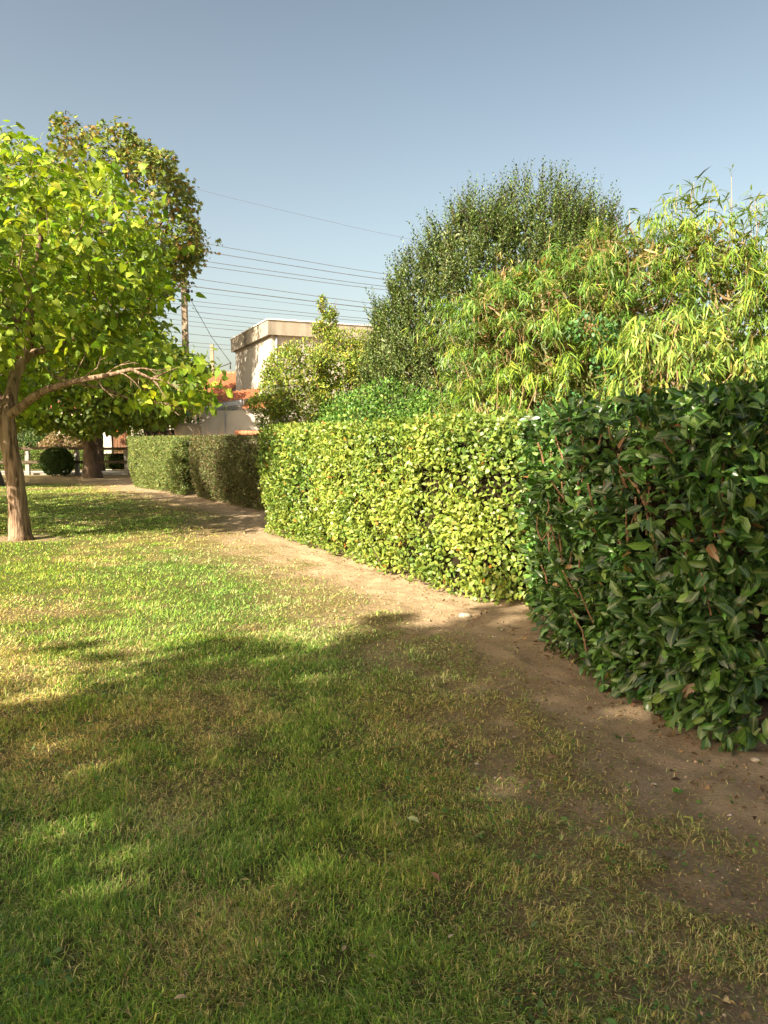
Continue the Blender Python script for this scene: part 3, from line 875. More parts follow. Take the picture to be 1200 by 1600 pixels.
# --- variegated hedge (middle)
MIDP = [(-2.26, 13.75), (-1.9, 12.95), (-.42, 10.12), (.72, 7.72), (1.25, 7.45), (2.5, 7.25), (3.4, 8.4), (2.2, 9.2), (.95, 11.0), (-.6, 14.6), (-1.9, 14.6)]
def mid_hedge():
    root = thing('clipped_hedge', (.3, 9.5, 0), 'long sunlit clipped hedge with yellow-green variegated leaves in the middle', 'hedge', 'clipped hedges along the earth strip')
    P, N, dp = hedge_surface(MIDP, 1.86, 42000, 6500, .22, .065, .10, 31)
    n = len(P)
    hole = fbm(P, 2.6, 77, 2)
    k = (rng.random(n) < np.where(hole < .41, .28, 1)); P = P[k]; N = N[k]; dp = dp[k]; n = len(P)
    D = nrm(N * .35 + rv(n) * .7 + [0, 0, .25]); NN = N * 1.0 + rv(n) * .42 + [0, 0, .3]
    Ls = rng.uniform(.042, .080, n)
    var = fbm(P, 1.3, 55, 3)
    g = palette(n, [(.10, .19, .035), (.14, .24, .04), (.07, .14, .03)], [3, 3, 2], .16)
    y = palette(n, [(.30, .36, .06), (.38, .40, .09), (.24, .32, .05)], [3, 1.5, 3], .14)
    u = np.clip(rng.beta(1.1, 1.3, n) * .9 + (.55 - var) * 1.3, 0, 1)[:, None]
    C = (g * (1 - u) + y * u) * .92
    C[rng.random(n) < .006] = (.55, .22, .05)
    s = (P, D, NN, Ls, Ls * .56, C, 'oval')
    score = Ls / np.linalg.norm(P - CAM, axis=1) * in_view(P) * np.exp(-dp * 25) * (N[:, 2] < .5)
    split_leaves(root, s, 300, M['hedge'], score)
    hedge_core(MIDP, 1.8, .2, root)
    m = 500; i = rng.choice(n, m)
    twig_mesh(P[i] - N[i] * .1, N[i] * .6 + rv(m) * .5 + [0, 0, .6], rng.uniform(.06, .16, m), .0022, M['twig'], root)
    # bare feet under the leaves
    Q = chaikin(MIDP); st = []; 
    for j in range(46):
        q = Q[rng.integers(len(Q))]; c = np.array([.6, 10.2]); f = rng.uniform(.4, .8)
        st.append((q[0] + (c[0] - q[0]) * f * .6, q[1] + (c[1] - q[1]) * f * .3, -.03))
    twig_mesh(st, np.tile([0, 0, 1.], (46, 1)) + rv(46) * .25, rng.uniform(.35, .6, 46), .012, M['darkbark'], root, 'stems')
mid_hedge()

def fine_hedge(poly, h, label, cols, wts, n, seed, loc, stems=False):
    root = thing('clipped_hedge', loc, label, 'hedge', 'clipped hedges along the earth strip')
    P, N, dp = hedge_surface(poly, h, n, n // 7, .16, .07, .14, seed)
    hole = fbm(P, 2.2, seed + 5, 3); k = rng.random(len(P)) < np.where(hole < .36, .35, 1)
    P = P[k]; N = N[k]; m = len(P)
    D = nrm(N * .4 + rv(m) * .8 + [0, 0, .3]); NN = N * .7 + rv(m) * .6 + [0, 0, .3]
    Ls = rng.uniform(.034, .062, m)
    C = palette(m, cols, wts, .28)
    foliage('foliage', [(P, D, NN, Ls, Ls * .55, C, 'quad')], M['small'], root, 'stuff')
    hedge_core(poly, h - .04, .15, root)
    t = 700 if stems else 250; i = rng.choice(m, t)
    twig_mesh(P[i] - N[i] * .08, N[i] * .4 + rv(t) * .5 + [0, 0, .8], rng.uniform(.1, .35, t), .004, M['twig'], root)
S2 = [(-5.75, 22.6), (-4.3, 20.1), (-2.75, 17.4), (-1.7, 17.9), (-3.2, 21.2), (-4.6, 23.4), (-5.4, 23.6)]
S1 = [(-9.35, 27.8), (-7.4, 25.2), (-6.15, 22.95), (-5.4, 23.7), (-6.4, 26.0), (-7.7, 28.4), (-8.6, 28.5)]
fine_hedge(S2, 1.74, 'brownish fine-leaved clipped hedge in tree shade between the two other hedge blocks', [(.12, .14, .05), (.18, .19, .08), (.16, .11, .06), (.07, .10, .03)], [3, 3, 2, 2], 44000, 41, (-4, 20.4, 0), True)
fine_hedge(S1, 1.76, 'farthest clipped hedge block, small light-green leaves, rounded sunlit end', [(.16, .22, .06), (.24, .28, .09), (.09, .14, .04), (.28, .26, .12)], [4, 3, 3, 1], 40000, 43, (-7.3, 25.6, 0))

# --- dark laurel hedge (near)
NEARP = [(1.26, 7.15), (1.30, 5.85), (1.50, 4.7), (1.68, 3.88), (2.0, 3.84), (2.6, 4.05), (3.3, 4.3), (3.4, 7.0), (2.4, 7.15)]
def near_hedge():
    root = thing('laurel_hedge', (1.9, 5.4, 0), 'dark glossy laurel hedge in shade with brown cut stems at the right', 'hedge', 'clipped hedges along the earth strip')
    P, N, dp = hedge_surface(NEARP, 1.86, 18500, 3600, .26, .08, .05, 51, leanout=.05, topvar=.07)
    n = len(P)
    Pd = P
    end = (P[:, 0] > 1.86) & (P[:, 1] < 4.6) & (N[:, 2] < .5)
    hollow = end & (P[:, 2] < 1.3) & (P[:, 0] > 1.98) & (fbm(P, 2.6, 9, 2) < .50 + .1 * (1.3 - P[:, 2]))
    hole = fbm(P, 2.9, 19, 3)
    topz = P[:, 2] > 1.2
    k = ~hollow & (rng.random(n) < np.where(hole < .41, .25, 1)) & (rng.random(n) < np.where(topz, .75, 1))
    P = P[k]; N = N[k]; dp = dp[k]; n = len(P)
    # leaves stand in whorls: pull groups of them to a common twig end
    D = nrm(N * .55 + rv(n) * .62 + [0, 0, .12]); NN = nrm(N * .75 + rv(n) * .45 + [0, 0, .5])
    low = sstep(.5, 0, P[:, 2])[:, None]
    D = nrm(D + low * np.array([-.1, -.1, -.6]))
    big = sstep(6.2, 4.2, P[:, 1])
    Ls = rng.uniform(.055, .11, n) * (1 + .25 * big)
    C = palette(n, [(.038, .095, .022), (.060, .145, .028), (.022, .060, .016), (.10, .21, .035)], [4, 4, 2.5, 2.2], .25)
    paler = rng.random(n) < .05; C[paler] = palette(paler.sum(), [(.14, .24, .04)], [1])  # a few leaves at random are a paler yellow-green
    br = rng.random(n) < .007; C[br] = palette(br.sum(), [(.26, .11, .05), (.34, .20, .09)], [1, 1])
    Ls = Ls * np.where(rng.random(n) < .3, .62, 1)
    s = (P, D, NN, Ls, Ls * rng.uniform(.40, .55, n), C, 'broad')
    score = Ls / np.linalg.norm(P - CAM, axis=1) * in_view(P) * np.exp(-dp * 12) * np.where(br, .3, 1)
    split_leaves(root, s, 300, M['laurel'], score)
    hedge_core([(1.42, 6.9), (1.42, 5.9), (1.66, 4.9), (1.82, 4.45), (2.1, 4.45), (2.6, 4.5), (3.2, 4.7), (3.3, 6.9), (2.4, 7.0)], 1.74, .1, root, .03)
    # cut woody stems, each its own part
    for j in range(64):
        y = random.uniform(3.95, 6.2); z = random.choice([random.uniform(1.3, 1.78), random.uniform(.9, 1.7), random.uniform(.3, 1.6)])
        x = np.interp(y, [3.9, 4.75, 5.85, 7.0], [1.66, 1.47, 1.24, 1.22]) + random.uniform(.0, .10)
        l = random.uniform(.10, .26); a = Vector((x, y, z - l))
        b = a + Vector((random.gauss(-.03, .05), random.gauss(0, .06), l))
        r = random.uniform(.004, .008)
        mb = MB(); mb.tube([a, a.lerp(b, .5) + Vector((random.gauss(0, .012), random.gauss(0, .012), 0)), b], [r * 1.15, r, r * .95], 6)
        st = mb.build('cut_stem', M['twig'], root, False)
        cp = MB(); cp.tube([b + Vector((0, 0, .0005)), b + Vector((0, 0, .004))], [r * .9, r * .85], 6)
        cp.build('cut_end', M['cut'], st)
    m = 420; i = rng.choice(n, m)
    twig_mesh(P[i] - N[i] * .12, N[i] * .5 + rv(m) * .5 + [0, 0, .5], rng.uniform(.1, .3, m), .0032, M['twig'], root)
    # heavy limbs in the open end
    for (x0, y0, x1, y1, r) in ((2.3, 4.42, 2.2, 4.3, .02), (2.45, 4.4, 2.5, 4.3, .03)):
        mb = MB(); mb.tube([(x0, y0, -.05), ((x0 + x1) / 2 + .03, (y0 + y1) / 2, .6), (x1, y1, 1.2), (x1 + .08, y1 - .1, 1.7)], [r, r * .9, r * .7, r * .4], 8)
        mb.build('limb', M['darkbark'], root, True)
near_hedge()

# ------------------------------------------------------------------ shrubs and trees behind the hedges
def shrub(name, loc, blobs, n, L, Wr, cols, wts, shape, mat, label, cat, seed, clump=(6, .4), lump=.22, depth=.25, droop=0., up=.3, inner=.25, stems=12, stem_mat=None, group='shrubs behind the hedges', innerscale=.72, sheetcol=None, parts=0):
    root = thing(name, loc, label, cat, group)
    bl = clumpify(blobs, clump[0], clump[1], seed) if clump else blobs
    P, N = blob_points(bl, n, depth, .3, lump, 1.3, .05, seed); m = len(P)
    D = nrm(N * .45 + rv(m) * .7 + [0, 0, up - droop]); NN = N * .6 + rv(m) * .5 + [0, 0, .45]
    Ls = L * rng.uniform(.6, 1.25, m); C = palette(m, cols, wts, .2)
    s = (P, D, NN, Ls, Ls * Wr, C, shape)
    ex = []
    if inner:
        q = int(n * inner); b2 = [[*b[:3], b[3] * innerscale, b[4] * innerscale, b[5] * innerscale] for b in blobs]
        P2, N2 = blob_points(b2, q, .5, .4, .1, 1.3, .05, seed + 1); q = len(P2)
        L2 = L * 2.0 * rng.uniform(.7, 1.2, q)
        ex.append((P2, rv(q), N2 + rv(q) * .3, L2, L2 * max(Wr, .5), palette(q, cols, wts, .2), 'quad'))
    if parts:
        sc = Ls / np.linalg.norm(P - CAM, axis=1) * in_view(P) * (((CAM - P) * N).sum(1) > 0)
        split_leaves(root, s, parts, mat, sc, extra=ex)
    else:
        foliage('foliage', [s] + ex, mat, root, 'stuff')
    if stems:
        c = np.array(loc); tg = P[rng.choice(m, stems * 3)]
        mb = MB()
        for j in range(stems):
            a = Vector((c[0] + random.gauss(0, .25), c[1] + random.gauss(0, .2), -.05)); b = Vector(tg[j])
            m1 = a.lerp(b, .5) + Vector((0, 0, .25 * (b - a).length * .5))
            mb.tube([a, m1, b], [.022, .014, .005], 5, False)
        mb.build('stems', stem_mat or M['darkbark'], root, True, 'stuff')
    return root, (P, N)

# green ivy-like mass just behind the middle hedge
shrub('green_shrub', (0, 11.8, 0), [(.1, 11.9, 1.2, 1.25, .8, 1.25), (-.5, 12.3, 1.1, .9, .8, 1.15), (.9, 11.3, 1.1, .9, .7, 1.3)], 16000, .055, .6,
      [(.07, .17, .03), (.12, .24, .04), (.20, .30, .06), (.04, .10, .02)], [4, 4, 2, 2], 'oval', M['small'], 'low rounded bright-green shrub just behind the variegated hedge', 'shrub', 61, (9, .35))
# airy yellow shrub in front of the building
def yellow_shrub():
    bl = [(-1.75, 19.2, 3.15, 1.05, .8, .95), (-.7, 19.2, 3.4, 1.0, .8, .95), (-2.55, 19, 2.55, .65, .6, .75), (-2.2, 19, 3.3, .6, .6, .75), (-1.2, 19, 2.0, 1.1, .8, 1.0), (.3, 19.4, 3.2, .9, .8, 1.1), (-2.7, 19.1, 3.1, .35, .35, .5), (0, 19, 2, 1, .7, 1.2),
          (-1.42, 19.2, 4.3, .30, .25, .28), (-1.30, 19.2, 4.65, .17, .15, .22), (-1.50, 19.2, 4.9, .10, .10, .2)]
    root, (P, N) = shrub('yellow_shrub', (-1.1, 19.3, 0), bl, 36000, .080, .46, [(.27, .33, .05), (.38, .38, .06), (.14, .21, .035), (.26, .16, .06), (.16, .24, .045)], [4, 2.5, 4, .5, 4], 'quad', M['small'],
          'airy yellowing shrub with a tall wispy shoot in front of the cream building', 'shrub', 71, (8, .34), .36, .8, up=.5, inner=.10, stems=40, stem_mat=M['twig'])
    m = 420; i = rng.choice(len(P), m)
    twig_mesh(P[i] - [0, 0, .2], rv(m) * .35 + [0, 0, 1], rng.uniform(.25, .6, m), .0045, M['twig'], root)
yellow_shrub()

# upright evergreen: vertical shoots set with leaves
def shoot_leaves(base, dirv, length, per, L, Wr, cols, wts, ang=.75):
    """leaves spiralling up each shoot"""
    n = len(base); t = np.tile(np.linspace(.0, 1, per), n)
    Bs = np.repeat(base, per, 0); Dv = np.repeat(nrm(dirv), per, 0); Ln = np.repeat(length, per)
    bend = np.repeat(rv(n) * .12, per, 0)
    P = Bs + Dv * (t * Ln)[:, None] + bend * (t ** 2 * Ln)[:, None]
    a = np.tile(np.arange(per) * 2.4, n) + np.repeat(rng.uniform(0, 6.28, n), per)
    s1 = nrm(np.cross(Dv, np.array([.3, .9, .1]))); s2 = np.cross(Dv, s1)
    O = s1 * np.cos(a)[:, None] + s2 * np.sin(a)[:, None]
    D = nrm(Dv * ang + O * (1 - ang * .35) + rv(len(P)) * .16); N = nrm(Dv * .8 - O * .35 + rv(len(P)) * .2)
    Ls = L * (1 - .45 * t) * rng.uniform(.75, 1.2, len(P))
    return (P, D, N, Ls, Ls * Wr, palette(len(P), cols, wts, .18), 'quad')

def bay():
    root = thing('bay_tree', (2.0, 14, 0), 'tall olive-green evergreen with dense upright shoots behind the bamboo', 'tree', 'shrubs behind the hedges')
    bl = [(1.2, 14, 2.9, 1.4, 1.5, 2.4), (2.0, 14.2, 3.6, 1.5, 1.5, 2.3), (2.75, 14.3, 3.75, 1.4, 1.5, 2.45), (3.3, 14.2, 3.5, 1.1, 1.4, 2.3), (.55, 13.8, 2.3, .95, 1.2, 2.0), (1.5, 13.8, 4.1, .95, 1, 1.65), (3.6, 14, 3.2, .8, 1.2, 2.6), (.3, 13.6, 1.6, .8, .9, 1.5)]
    P, N = blob_points(clumpify(bl, 10, .3, 83), 3700, .12, .4, .2, 1.3, .6, 80)
    n = len(P)
    dv = N * [.4, .4, .25] + rv(n) * .15 + [0, 0, 1]
    ln = rng.uniform(.28, .55, n) * (1 + .9 * sstep(4.6, 6.0, P[:, 2]) * rng.random(n))
    base = P - nrm(dv) * (ln * .5)[:, None]
    s = shoot_leaves(base, dv, ln, 20, .095, .42, [(.085, .14, .035), (.12, .18, .045), (.055, .095, .025), (.17, .22, .06)], [4, 3, 3, 1])
    P2, N2 = blob_points([[*b[:3], b[3] * .8, b[4] * .8, b[5] * .85] for b in bl], 17000, .5, .4, .1, 1.3, .3, 82); q = len(P2)
    L2 = rng.uniform(.09, .16, q)
    ex = (P2, rv(q) + [0, 0, .8], N2 + rv(q) * .4, L2, L2 * .45, palette(q, [(.08, .12, .04), (.12, .15, .05)], [1, 1]), 'quad')
    foliage('foliage', [s, ex], M['bay'], root, 'stuff')
    twig_mesh(base, dv, ln * 1.0, .0028, M['darkbark'], root, 'shoots')
    mb = MB()
    for j in range(9):
        a = Vector((2 + random.gauss(0, .3), 14 + random.gauss(0, .2), -.05)); b = Vector(P[j * 31])
        mb.tube([a, a.lerp(b, .5) + Vector((0, 0, .7)), b], [.05, .035, .01], 6, False)
    mb.build('stems', M['darkbark'], root, True, 'stuff')
bay()

# bamboo
def fan_clusters(C0, out, m, L, W, cols, wts, droop=.55, reach=.8, spread=.03):
    n = len(C0) * m; C = np.repeat(C0, m, 0); O = np.repeat(out, m, 0)
    j = np.tile(np.linspace(-1, 1, m), len(C0))
    side = nrm(np.cross(O, [0, 0, 1.]) + 1e-6)
    D = nrm(O * reach + side * (j * .95)[:, None] + rv(n) * .33 + [0, 0, -droop] + np.repeat(rv(len(C0)) * .25, m, 0))
    N = O * .35 + rv(n) * .3 + [0, 0, .8]
    Ls = L * rng.uniform(.6, 1.2, n)
    cb = np.repeat(rng.random(len(C0)), m)
    col = palette(n, cols, wts, .18) * (.85 + .3 * cb)[:, None]
    return (C + rv(n) * spread, D, N, Ls, Ls * W, np.clip(col, 0, .9), 'lance')

def bamboo():
    root = thing('bamboo_clump', (3.2, 10.2, 0), 'wide sunlit bamboo thicket with narrow yellow-green leaves and dry tan canes behind the hedges', 'bamboo', 'bamboo behind the hedges')
    bl = [(1.62, 10.3, 2.2, .75, .9, 1.1), (1.6, 10.3, 3.15, .6, .8, .75), (2.2, 10.2, 3.0, 1.0, 1.2, 1.15), (3.0, 10.2, 3.1, 1.2, 1.3, 1.4), (4.1, 10.3, 3.25, 1.2, 1.3, 1.45), (5.2, 10.3, 2.95, 1.2, 1.3, 1.3), (1.35, 10.3, 1.6, .5, .7, .9),
          (2.3, 9.6, 1.9, 1.3, 1, 1.1), (3.6, 9.4, 2.0, 1.4, 1.0, 1.3),  (5.0, 9.6, 2, 1.3, 1, 1.3), (6.4, 10.4, 2.5, 1, 1.2, 1.4)]
    P, N = blob_points(clumpify(bl, 10, .34, 93), 980, .25, .3, .22, 1.7, .5, 90); n = len(P)
    # arching culm ends: each carries leaf fans that hang from its nodes
    tone = fbm(P, .8, 95, 3)
    d0 = nrm(N * .55 + rv(n) * .35 + [-.12, -.1, .75]); ln = rng.uniform(.55, 1.15, n)
    base = P - N * .22 - [0, 0, .35]
    K = 11; nodes = []; dirs = []; which = []
    for k in range(K):
        t = .15 + .85 * k / (K - 1)
        g = np.array([0, 0, -1.0]) * (t ** 2 * .55)
        nodes.append(base + (d0 * t + g * .9) * ln[:, None] + rv(n) * .02)
        dirs.append(nrm(d0 + np.array([0, 0, -1.0]) * 1.1 * t * .9 + rv(n) * .25)); which.append(np.arange(n))
    Pn = np.concatenate(nodes); Dn = np.concatenate(dirs); Wn = np.concatenate(which)
    A = (tone < .47)[Wn]; T_ = (rng.random(n) < .14)[Wn] & ~A; B_ = ~A & ~T_
    sets = [fan_clusters(Pn[A], Dn[A], 6, .15, .105, [(.22, .32, .04), (.14, .25, .03), (.34, .38, .055), (.07, .14, .02)], [4, 4, 1.6, 2.4], droop=.75, reach=.7),
            fan_clusters(Pn[B_], Dn[B_], 6, .145, .11, [(.12, .23, .035), (.07, .15, .022), (.21, .30, .045), (.32, .34, .08)], [4, 4, 2, .7], droop=.6, reach=.75),
            fan_clusters(Pn[T_], Dn[T_], 4, .13, .09, [(.40, .31, .15), (.30, .22, .10), (.30, .33, .08)], [3, 2, 2], droop=.5, reach=.7)]
    s = tuple(np.concatenate([q[j] for q in sets]) if isinstance(sets[0][j], np.ndarray) else sets[0][j] for j in range(7))
    # tall free shoots against the sky
    tops = []
    for (x, y, z) in ((4.05, 10.3, 5.0), (3.85, 10.2, 4.7), (4.2, 10.3, 4.75), (4.7, 10.3, 4.72), (5.1, 10.3, 4.75), (5.5, 10.3, 4.55), (5.9, 10.4, 4.35), (2.2, 10.3, 4.3), (3.1, 10.3, 4.6), (3.9, 10.1, 4.4), (5.3, 10.2, 4.7), (4.45, 10.3, 4.8), (4.0, 10.4, 4.9), (3.75, 10.3, 4.85), (4.9, 10.3, 4.85), (5.7, 10.3, 4.65), (5.0, 10.2, 4.6), (4.3, 10.2, 5.05), (3.5, 10.3, 4.6)):
        for t in range(11):
            tops.append((x + random.gauss(0, .09), y + random.gauss(0, .09), z - t * .085))
    tp = np.array(tops); to = nrm(rv(len(tp)) * [1, 1, .2] + [0, 0, .25])
    st = fan_clusters(tp, to, 5, .20, .13, [(.14, .22, .05), (.09, .16, .04), (.22, .28, .06)], [4, 3, 2], droop=.15, spread=.02)
    # inner fill
    P2, N2 = blob_points([[*b[:3], b[3] * .74, b[4] * .74, b[5] * .78] for b in bl], 15000, .5, .4, .1, 1.3, .3, 92); q = len(P2)
    L2 = rng.uniform(.14, .22, q)
    ex = (P2, rv(q), N2 + rv(q) * .4, L2, L2 * .22, palette(q, [(.12, .17, .04), (.28, .21, .10), (.16, .20, .05)], [2, 2, 1]), 'quad')
    sc = s[3] / np.linalg.norm(s[0] - CAM, axis=1) * in_view(s[0]) * (s[0][:, 2] > 1.9) * (s[0][:, 1] < 10.2)
    split_leaves(root, s, 300, M['bamboo'], sc, extra=[st, ex])
    # canes
    m = 420; lowp = np.where(P[:, 2] < 3.5)[0]; i = rng.choice(lowp, m); pr = P[i] - N[i] * rng.uniform(.02, .3, (m, 1))
    twig_mesh(pr - [0, 0, .25], rv(m) * .4 + N[i] * .4 + [0, 0, .9], rng.uniform(.35, .9, m), .0045, M['cane'], root, 'canes', 'stuff', .2)
    twig_mesh(base, d0, ln * .55, .004, M['twig'], root, 'arching_canes', 'stuff', .1)
    mb = MB()
    for t in tp[::11]:
        a = Vector((t[0] + random.gauss(0, .2), 10.2, -.05)); b = Vector(t)
        mb.tube([a, a.lerp(b, .55) + Vector((0, -.1, .1)), b - Vector((0, 0, .05))], [.012, .009, .003], 5, False)
    for j in range(60):
        a = Vector((random.uniform(1.2, 6), random.uniform(9.6, 10.6), -.05)); b = a + Vector((random.gauss(0, .35), random.gauss(-.25, .3), random.uniform(2.0, 3.5)))
        mb.tube([a, a.lerp(b, .6) + Vector((0, .15, .2)), b], [.011, .008, .003], 5, False)
    mb.build('culms', M['cane'], root, True, 'stuff')
bamboo()

def bamboo_front():
    root = thing('bamboo_clump', (2.9, 8.2, 0), 'small near bamboo clump with large drooping leaves, some yellow, above the laurel hedge', 'bamboo', 'bamboo behind the hedges')
    bl = [(3.0, 8.3, 2.55, .5, .4, .45), (2.85, 8.2, 2.2, .5, .35, .3), (3.3, 8.4, 2.3, .5, .4, .4), (3.75, 8.4, 2.6, .4, .4, .4)]
    P, N = blob_points(clumpify(bl, 6, .35, 97), 230, .3, .3, .15, 1.6, 1.9, 96)
    s = fan_clusters(P, nrm(N + [-.2, -.5, -.1]), 6, .165, .15, [(.18, .27, .045), (.11, .20, .035), (.45, .46, .10), (.26, .34, .06)], [4, 4, 1.2, 2], droop=.95)
    sc = s[3] / np.linalg.norm(s[0] - CAM, axis=1) * in_view(s[0])
    split_leaves(root, s, 300, M['bamboo'], sc)
    mb = MB()
    for j in range(16):
        a = Vector((3.1 + random.gauss(0, .2), 8.5, -.05)); b = Vector(P[j * 9])
        mb.tube([a, a.lerp(b, .75) + Vector((0, .1, .35)), b], [.01, .008, .003], 5, False)
    mb.build('culms', M['cane'], root, True, 'stuff')
bamboo_front()

shrub('climbing_rose', (4.2, 8.2, 0), [(4.25, 8.0, 1.75, .75, .5, .75), (3.75, 8.1, 1.5, .5, .4, .6), (4.8, 8.1, 2.1, .6, .5, .8)], 5200, .05, .6,
      [(.10, .19, .04), (.17, .27, .06), (.06, .12, .03)], [4, 3, 2], 'oval', M['small'], 'small-leaved rambling shrub at the right edge above the laurel hedge', 'shrub', 101, (7, .35), stems=10, stem_mat=M['twig'])
shrub('vine', (2.55, 8.9, 0), [(2.5, 8.85, 2.55, .17, .2, .42), (2.3, 8.8, 2.85, .25, .2, .18), (2.65, 8.8, 2.1, .2, .2, .35), (2.0, 8.9, 2.0, .3, .2, .2)], 900, .055, .7,
      [(.06, .15, .05), (.09, .20, .06)], [1, 1], 'oval', M['small'], 'blue-green leafy vine climbing through the middle of the bamboo', 'vine', 103, None, stems=6, stem_mat=M['twig'], inner=0)
shrub('green_shrub', (1.6, 9.5, 0), [(1.3, 9.5, 1.25, .8, .5, .75), (2.1, 9.0, 1.2, .7, .4, .75)], 4200, .05, .6,
      [(.08, .18, .03), (.13, .25, .045), (.05, .11, .02)], [4, 4, 2], 'oval', M['small'], 'low leafy green shrub at the foot of the bamboo, peeping over the variegated hedge', 'shrub', 105, (7, .35))

# ------------------------------------------------------------------ far left: fence, ball bush, far hedge, bushes
def fence():
    root = thing('park_fence', (-14, 37.3, 0), 'low park fence with pale concrete posts and two brown rails along the pavement', 'fence')
    y = 37.3; x = -29.05 ; xs = []
    while x < -9.9: xs.append(x); x += 2.38
    for x in xs:
        mb = MB(); mb.box(x - .09, x + .09, y - .08, y + .08, -.1, 1.25); mb.add([(x-.09,y-.08,1.25),(x+.09,y-.08,1.25),(x+.09,y+.08,1.25),(x-.09,y+.08,1.25),(x,y,1.30)], [(0,1,4),(1,2,4),(2,3,4),(3,0,4)])
        mb.build('post', M['concrete'], root)
    for a, b in zip(xs[:-1], xs[1:]):
        for z in (1.27, .62):
            mb = MB(); zz = z + random.uniform(-.01, .01)
            mb.box(a - .0, b - .006, y - .145, y - .083, zz - .07, zz + .06)
            mb.build('rail', M['rail'], root)
fence()
shrub('ball_bush', (-15.4, 36.5, 0), [(-15.4, 36.5, .62, .78, .7, .68)], 9000, .07, .6, [(.04, .085, .022), (.07, .12, .03)], [1, 1], 'quad', M['small'],
      'dark round clipped bush in front of the park fence', 'bush', 111, None, .12, .12, inner=.3, stems=4, group='bushes beyond the fence')
FH = [(-27, 41.3), (-9.6, 41.3), (-9.6, 42.6), (-27, 42.6)]
fine_hedge(FH, 1.15, 'low bright-green hedge running along the far side of the pavement', [(.13, .24, .04), (.20, .30, .05), (.08, .15, .03)], [4, 3, 2], 30000, 45, (-17, 42, 0))
far = [((-22.5, 47), (2.6, 2, 2.6), [(.06, .11, .03), (.10, .16, .04)], 'dark green rounded bush behind the low far hedge at the left'),
       ((-18.8, 46), (1.5, 1.2, 2.0), [(.30, .20, .14), (.20, .18, .08)], 'pinkish-brown dry shrub behind the park fence'),
       ((-16.6, 47.5), (2.2, 2, 2.9), [(.05, .09, .03), (.12, .17, .05)], 'mixed green bush between the dry shrub and the stout trunk'),
       ((-13.6, 48), (1.6, 1.6, 3.2), [(.04, .08, .025), (.08, .13, .03)], 'deep green bush directly behind the stout trunk'),
       ((-10.0, 46), (2.3, 1.8, 3.0), [(.03, .06, .02), (.06, .10, .03)], 'dark evergreen bush with orange berries beside the white pillar')]
for i, ((x, y), r, cols, lab) in enumerate(far):
    shrub('garden_bush', (x, y, 0), [(x, y, r[2] * .55, r[0], r[1], r[2] * .6), (x + r[0] * .4, y, r[2] * .8, r[0] * .55, r[1] * .6, r[2] * .4)], 5200, .13, .6, cols, [1, 1], 'quad', M['small'], lab, 'bush', 120 + i, (8, .4), stems=5, group='bushes beyond the fence')
def berries(x, y, z, rx, rz, n, label):
    P = np.array([x, y, z]) + rv(n) * [rx, .2, rz]
    me = foliage('berry_spray', [(P, rv(n), rv(n), rng.uniform(.05, .10, n), rng.uniform(.05, .09, n), palette(n, [(.75, .22, .02), (.85, .33, .03)], [1, 1]), 'oval')], M['small'], None)
    tag(me, label, 'berries', 'orange berries beyond the fence'); me['kind'] = 'stuff'
berries(-14.6, 43.8, 2.9, .18, .42, 170, 'tall spray of orange berries just right of the white pillar')
berries(-14.0, 43.6, 2.75, .22, .16, 110, 'small spray of orange berries further right against dark leaves')

def pillar():
    root = thing('gate_pillar', (-15.6, 44, 0), 'white painted pillar with brown boards behind the stout trunk', 'pillar')
    mb = MB(); mb.box(-15.80, -15.38, 43.8, 44.1, 0, 2.75); mb.build('pillar_shaft', M['white'], root)
    mb = MB(); mb.box(-15.86, -15.32, 43.75, 44.15, 2.75, 2.87); mb.build('pillar_cap', M['white'], root)
    for k in range(5):
        mb = MB(); mb.box(-15.37 + k * .16, -15.225 + k * .16, 43.9, 43.94, .1, 2.3 - .02 * (k % 2)); mb.build('board', M['brown'], root)
pillar()
# belt of trees closing the far distance
for i, (x, y, h, w) in enumerate([(-30, 52, 8, 6), (-23, 56, 9, 5.5), (-16, 58, 7, 5), (-38, 60, 11, 7), (-11.5, 62, 4.6, 3.2)]):
    simple_tree('background_tree', (x, y, 0), h * .4, .3, [(x, y, h * .6, w * .6, 3, h * .42), (x + w * .25, y, h * .5, w * .5, 3, h * .35)], 6500, .26, .8, [(.06, .10, .03), (.10, .14, .04), (.04, .07, .02)], [3, 2, 2], 'quad', M['maple'], M['darkbark'],
                ['dense dark tree filling the far left beyond the garden bushes', 'dark tree behind the catalpa crown beyond the fence', 'darker tree behind the stout trunk beyond the pillar', 'largest background tree out at the far left', 'small tree beside the orange-roofed house'][i], 'trees beyond the fence', 130 + i, nb=30)

